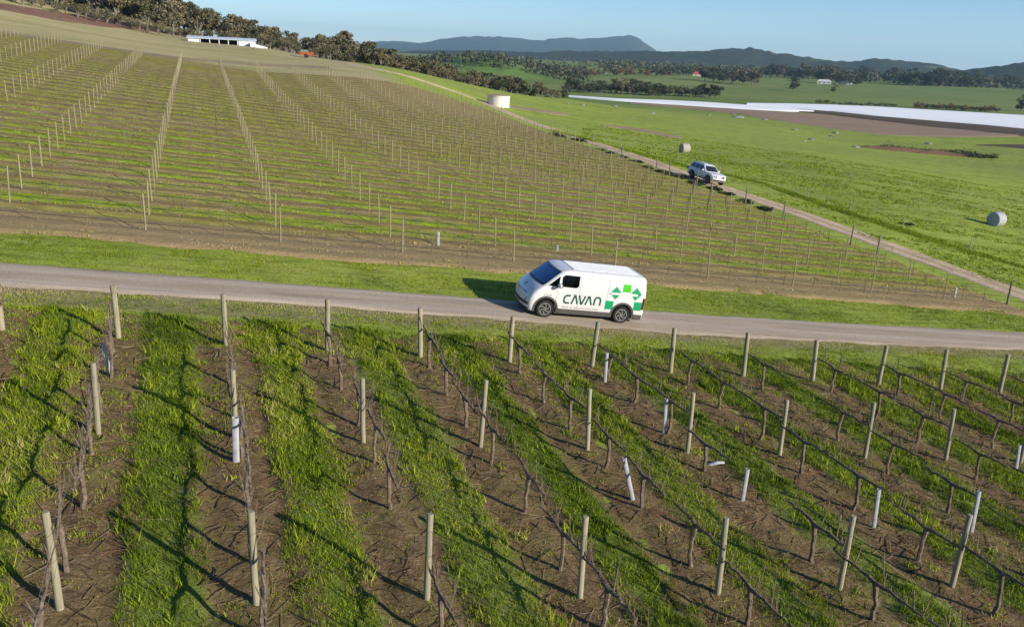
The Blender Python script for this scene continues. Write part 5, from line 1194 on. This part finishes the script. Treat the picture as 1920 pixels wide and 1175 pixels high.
    b = MB().box(sh.F(.42) - .039, sh.F(.42) - .0352, -.14, .14, .39, .44); b.build('plate_characters', plain('plate_ink', (.07, .075, .03), .5), po)
    # bonnet badge and web address
    dgm = plain('dark_blue_print', (.012, .05, .11), .5)
    ring = [(.075 * math.cos(a), .075 * math.sin(a)) for a in np.linspace(R(-40), R(250), 16)]; ol = stroke(ring, .028); n = len(ol) // 2; b = MB()
    b.add([(sh.F(1.035 + q * .8, p) - .014, p, 1.035 + q * .8) for p, q in ol], [(i, i + 1, 2 * n - 2 - i, 2 * n - 1 - i) for i in range(n - 1)]); b.build('badge', dgm, e)
    text_mesh('CAVANAUTO.COM.AU', .12, lambda t, h: Vector((sh.F(.80 + h * .9, .58 - 1.16 * t) - .014, .58 - 1.16 * t, .80 + h * .9)), 'lettering', dgm, e, 'dark blue web address on the nose')
    # roof ribs, cross seam, studs
    for k in range(9):
        y = -.60 + 1.2 * k / 8; b = MB(); b.box(1.02, 3.70, y - .03, y + .03, 1.955, 1.985); b.build('roof_rib', m_white, e); MB().box(1.03, 3.68, y + .031, y + .052, 1.955, 1.9745).build('rib_side_strip', m_rg, e)  # each rib gets a darker grey strip along one side
    MB().box(.93, .945, -.70, .70, 1.9615, 1.972).build('roof_seam', m_blk, e)
    for k in range(5):
        for s in (-1, 1): MB().box(1.1 + .62 * k, 1.125 + .62 * k, s * .70 - .012, s * .70 + .012, 1.945, 1.972).build('roof_stud', m_blk, e)
    # green print: pixel outlines of a magnified photograph crop turned into (x, z) on the side
    def dz(px, py):
        base = 700 + .076 * (px - 490); X = (px - 490 - .146 * (base - py)) / 294; return X, .345 + (base - py) / 281
    g1 = plain('emerald_print', (.0, .27, .105), .45, grime=.05); g2 = plain('bright_green_print', (.045, .42, .004), .45, grime=.05); g3 = plain('deep_green_print', (.008, .07, .035), .45, grime=.05)
    def sq(cx, cy, h=.168): x, z = dz(cx, cy); return [(x - h, z - h), (x + h, z - h), (x + h, z + h), (x - h, z + h)]
    side_patch(sh, 'green_block', sq(1465, 468), g2, e, label='bright lime green square'); side_patch(sh, 'green_block', sq(1250, 655), g1, e); side_patch(sh, 'green_block', sq(1603, 671), g1, e)
    for poly in ([(1340, 445), (1395, 522), (1265, 515)], [(1275, 540), (1375, 545), (1320, 595)], [(1590, 458), (1645, 540), (1608, 575), (1592, 552), (1600, 545), (1597, 537), (1510, 528)], [(1530, 560), (1625, 560), (1566, 608)]):
        side_patch(sh, 'green_triangle', [dz(*p) for p in poly], g1, e)
    x0_, z0_ = dz(1262, 528); side_patch(sh, 'sliding_door_rail', stroke([(x0_, z0_), (x0_ + 1.15, z0_)], .05), m_white, e, .012, label='white door rail running between the green blocks'); side_patch(sh, 'rail_stop', stroke([(x0_ - .03, z0_), (x0_ + .005, z0_)], .05), m_blk, e, .014)
    # the word CAVAN
    w = .07; H16 = lambda X, Y: dz((1010 + X / 16 - 940) * 6.4, (540 + Y / 16 - 470) * 6.4)
    lt = [[H16(848, 262), H16(735, 256), H16(680, 285), H16(652, 340), H16(645, 395), H16(655, 435), H16(700, 455), H16(802, 460)],
          [H16(860, 488), H16(968, 268), H16(996, 268), H16(1042, 494)],
          [H16(1105, 256), H16(1148, 482), H16(1176, 484), H16(1290, 272)],
          [H16(1278, 512), H16(1388, 292), H16(1416, 294), H16(1462, 522)],
          [H16(1535, 526), H16(1562, 390), H16(1590, 335), H16(1640, 312), H16(1690, 316), H16(1732, 350), H16(1742, 400), H16(1716, 536)]]
    cx0 = H16(645, 395)[0]; n0 = H16(1716, 536)[0] - .30
    for pts, ch in zip(lt, 'CAVAN'):
        ol = stroke(pts, w); n = len(ol) // 2; b = MB(); vs = [(x, -(sh.W(z) + .004), z) for x, z in ol]; b.add(vs, [(i, i + 1, 2 * n - 2 - i, 2 * n - 1 - i) for i in range(n - 1)]); b.build('letter', g3, e)['label'] = 'dark green letter %s' % ch
    xe = n0 + .30; gm = plain('grey_red_print', (.30, .20, .19), .5); dk_ = plain('grey_print', (.18, .18, .19), .5)
    def sidefn(xa, xb, z0, k=1.): return lambda t, h: Vector((xa + (xb - xa) * t, -(sh.W(z0 + h) + .004), z0 + h * k))
    text_mesh('GREEN TECHNOLOGY·INTELLIGENT', .085, sidefn(cx0 - .06, xe, .462), 'lettering', gm, e, 'thin line of text under the CAVAN letters')
    text_mesh('卡文汽车', .10, sidefn(dz(470, 548)[0], dz(562, 552)[0], .865), 'lettering', dk_, e, 'small grey Chinese characters above the front wheel')
    text_mesh('Melbourne Motors', .06, sidefn(dz(812, 508)[0], dz(950, 518)[0], .985), 'lettering', dk_, e, 'tiny script above the CAVAN letters') if False else None
    for xa, xb in ((812, 868), (888, 948)): side_patch(sh, 'fine_print', stroke([(dz(xa, 510)[0], .995), (dz(xb, 510)[0], .985)], .014), dk_, e)
    # inside: dashboard, seats, bulkhead, floor
    MB().box(-.25, .35, -.84, .84, .7, 1.16).build('dashboard', m_dash, e); MB().box(1.28, 1.32, -.88, .88, .45, 1.78).build('bulkhead', m_dash, e)
    for s in (-.45, .45):
        b = MB(); b.box(.62, 1.12, s - .25, s + .25, .62, .86).build('seat', m_seat, e); b2 = MB(); b2.add([(1.02, s - .25, .86), (1.18, s - .25, .86), (1.02, s + .25, .86), (1.18, s + .25, .86), (1.16, s - .22, 1.42), (1.26, s - .22, 1.42), (1.16, s + .22, 1.42), (1.26, s + .22, 1.42)], [(0, 2, 3, 1), (4, 5, 7, 6), (0, 1, 5, 4), (2, 6, 7, 3), (0, 4, 6, 2), (1, 3, 7, 5)]).box(1.17, 1.25, s - .13, s + .13, 1.46, 1.66); b2.build('backrest', m_seat, e)
    for x in (0, WB):
        for s in (-1, 1): wheel(e, x, s * .865, r, s)
        MB().box(x - .42, x + .42, -.72, .72, .25, .80).build('wheel_well', m_blk, e)
    MB().box(-.6, 3.95, -.70, .70, .19, .26).build('underbody', m_blk, e)
    c0 = np.array([1.13, 31.08]); c1 = np.array([4.108, 31.976]); hx = (c1 - c0) / np.linalg.norm(c1 - c0); n_ = np.array([-hx[1], hx[0]])
    for o in e.children_recursive:      # squat roof line above the belt
        if o.type == 'MESH':
            for v in o.data.vertices:
                if v.co.z > 1.27: v.co.z = 1.27 + (v.co.z - 1.27) * .89
    place(e, c0 + n_ * .83 + hx * WB / 2, hx, .035)
    for ch in e.children:      # model origin sits under the front axle, the empty under the middle
        ch.location.x -= WB / 2
    return e
win = [(.49, 1.27), (1.10, 1.26), (1.19, 1.34), (1.19, 1.75), (.60, 1.76), (.50, 1.66)]
quarter = [(-.01, 1.27), (.40, 1.27), (.40, 1.68)]
build_van()

def build_car():
    """white off-road wagon coming down the dirt track"""
    WB, r = 2.80, .38
    lv = [(.34, -.60, 3.55, .82, .20, .03), (.42, -.82, 3.70, .90, .25, .04), (.60, -.86, 3.72, .925, .26, .05), (.85, -.82, 3.72, .93, .25, .05), (1.00, -.74, 3.71, .92, .24, .05), (1.06, -.55, 3.70, .90, .20, .05), (1.10, -.15, 3.69, .875, .12, .05), (1.13, .52, 3.68, .86, .14, .05),
          (1.30, .74, 3.62, .82, .13, .05), (1.50, .99, 3.54, .76, .12, .05), (1.66, 1.20, 3.46, .70, .11, .05), (1.72, 1.32, 3.38, .65, .10, .05), (1.76, 1.50, 3.2, .55, .08, .03)]
    sh = Shell(lv); zs = [.34, .42, .52, .60, .72, .85, .93, 1.0, 1.03, 1.06, 1.08, 1.10, 1.13, 1.2, 1.3, 1.4, 1.5, 1.58, 1.66, 1.72, 1.76]
    e = empty('offroad_car'); tag(e, 'white off-road car driving down the dirt track beside the far vineyard', 'car')
    me = sh.body(zs, 28).mesh('body', m_white); fix_normals(me)
    me = cut_apply(me, [MB().lathe([(.46, -.25), (.46, .25)], 32, Matrix.Translation((x, s * .88, r + .02)), 'Y') for x in (0, WB) for s in (-1, 1)])
    me.materials.clear(); me.materials.append(m_white); me.polygons.foreach_set('use_smooth', np.ones(len(me.polygons), bool)); me.set_sharp_from_angle(angle=R(32)); link('body', me, None, e)
    dgl = plain('dark_car_glass', (.015, .018, .022), .06, .7, grime=.05)
    b = MB(); zz = np.linspace(1.17, 1.64, 6); ny = 11; b.add([(sh.F(z, y) - .006, y, z) for z in zz for y in np.linspace(-(sh.W(z) - .11), sh.W(z) - .11, ny)], [(i * ny + k, i * ny + k + 1, (i + 1) * ny + k + 1, (i + 1) * ny + k) for i in range(5) for k in range(ny - 1)]); b.build('windscreen', dgl, e, True)
    for s in (-1, 1):
        for poly in ([(1.02, 1.18), (1.75, 1.18), (1.75, 1.62), (1.38, 1.62)], [(1.83, 1.18), (2.62, 1.18), (2.58, 1.62), (1.83, 1.62)], [(2.72, 1.20), (3.38, 1.22), (3.22, 1.60), (2.68, 1.62)]): side_patch(sh, 'side_window', poly, dgl, e, .006, s)
        for x in (0, WB): arch_trim(sh, e, x, r + .02, .455, .52, .40, s); wheel(e, x, s * .82, r, s, .24)
        side_patch(sh, 'side_step', stroke([(.55, .44), (2.25, .44)], .08), m_blk, e, .03, s)
        b = MB(); vs = []
        for t in np.linspace(0, 1, 6): y = .52 + .34 * t; vs += [(sh.F(.80, y) - .024 + .04 * t * t, s * y, .78), (sh.F(.94, y) - .024 + .04 * t * t, s * y, .94)]
        b.add(vs, [(2 * k, 2 * k + 1, 2 * k + 3, 2 * k + 2) for k in range(5)]); b.build('headlight', m_lamp, e, True)
        bm = bmesh.new(); bmesh.ops.create_uvsphere(bm, u_segments=10, v_segments=8, radius=1)
        for v in bm.verts: v.co = Vector((v.co.x * .07, v.co.y * .12, v.co.z * .09)) + Vector((.95, s * 1.0, 1.22))
        ms = bpy.data.meshes.new('mirror'); bm.to_mesh(ms); bm.free(); link('mirror', ms, m_white, e)
        MB().box(3.60, 3.70, s * .90 - .02, s * .90 + .02, .8, 1.1).build('tail_lamp', m_tail, e)
    def band(name, za, zb, ya, mat, off):
        b = MB(); n = 15; ys = np.linspace(-ya, ya, n); b.add([(sh.F(z, y) - off, y, z) for z in (za, zb) for y in ys], [(k, k + 1, n + k + 1, n + k) for k in range(n - 1)]); return b.build(name, mat, e, True)
    band('grille', .74, .95, .50, m_blk, .022); band('grille_bar', .84, .87, .50, m_chr, .030); band('bumper_intake', .45, .58, .72, m_blk, .02)
    for s in (-1, 1): MB().tube([(1.5, s * .62, 1.80), (3.2, s * .62, 1.80)], .02, 6).tube([(1.6, s * .62, 1.72), (1.6, s * .62, 1.80)], .02, 5).tube([(3.1, s * .62, 1.70), (3.1, s * .62, 1.80)], .02, 5).build('roof_rail', m_blk, e)
    MB().box(-.5, 3.5, -.68, .68, .36, .44).build('underbody', m_blk, e)
    for ch in e.children: ch.location.x -= WB / 2
    P = at(1338, 344); k = np.argmin(np.hypot(tc[:, 0] - P[0], tc[:, 1] - P[1])); d = -dt[k] if dt[k][1] < 0 else dt[k]
    place(e, tc[k], d, .05); return e
build_car()

# ------------------------------------------------------------------ haze
b = MB().box(-16000, 16000, -16000, 16000, -30, 330)
hz = b.build('haze'); tag(hz, kind='stuff'); hm_ = bpy.data.materials.new('haze'); hm_.use_nodes = True; nt = hm_.node_tree
nt.nodes.remove(nt.nodes['Principled BSDF']); pv = nt.nodes.new('ShaderNodeVolumePrincipled'); pv.inputs['Density'].default_value = 7e-5
pv.inputs['Color'].default_value = (.48, .76, 1, 1); pv.inputs['Anisotropy'].default_value = .1
nt.links.new(pv.outputs[0], nt.nodes['Material Output'].inputs['Volume']); hz.data.materials.append(hm_)
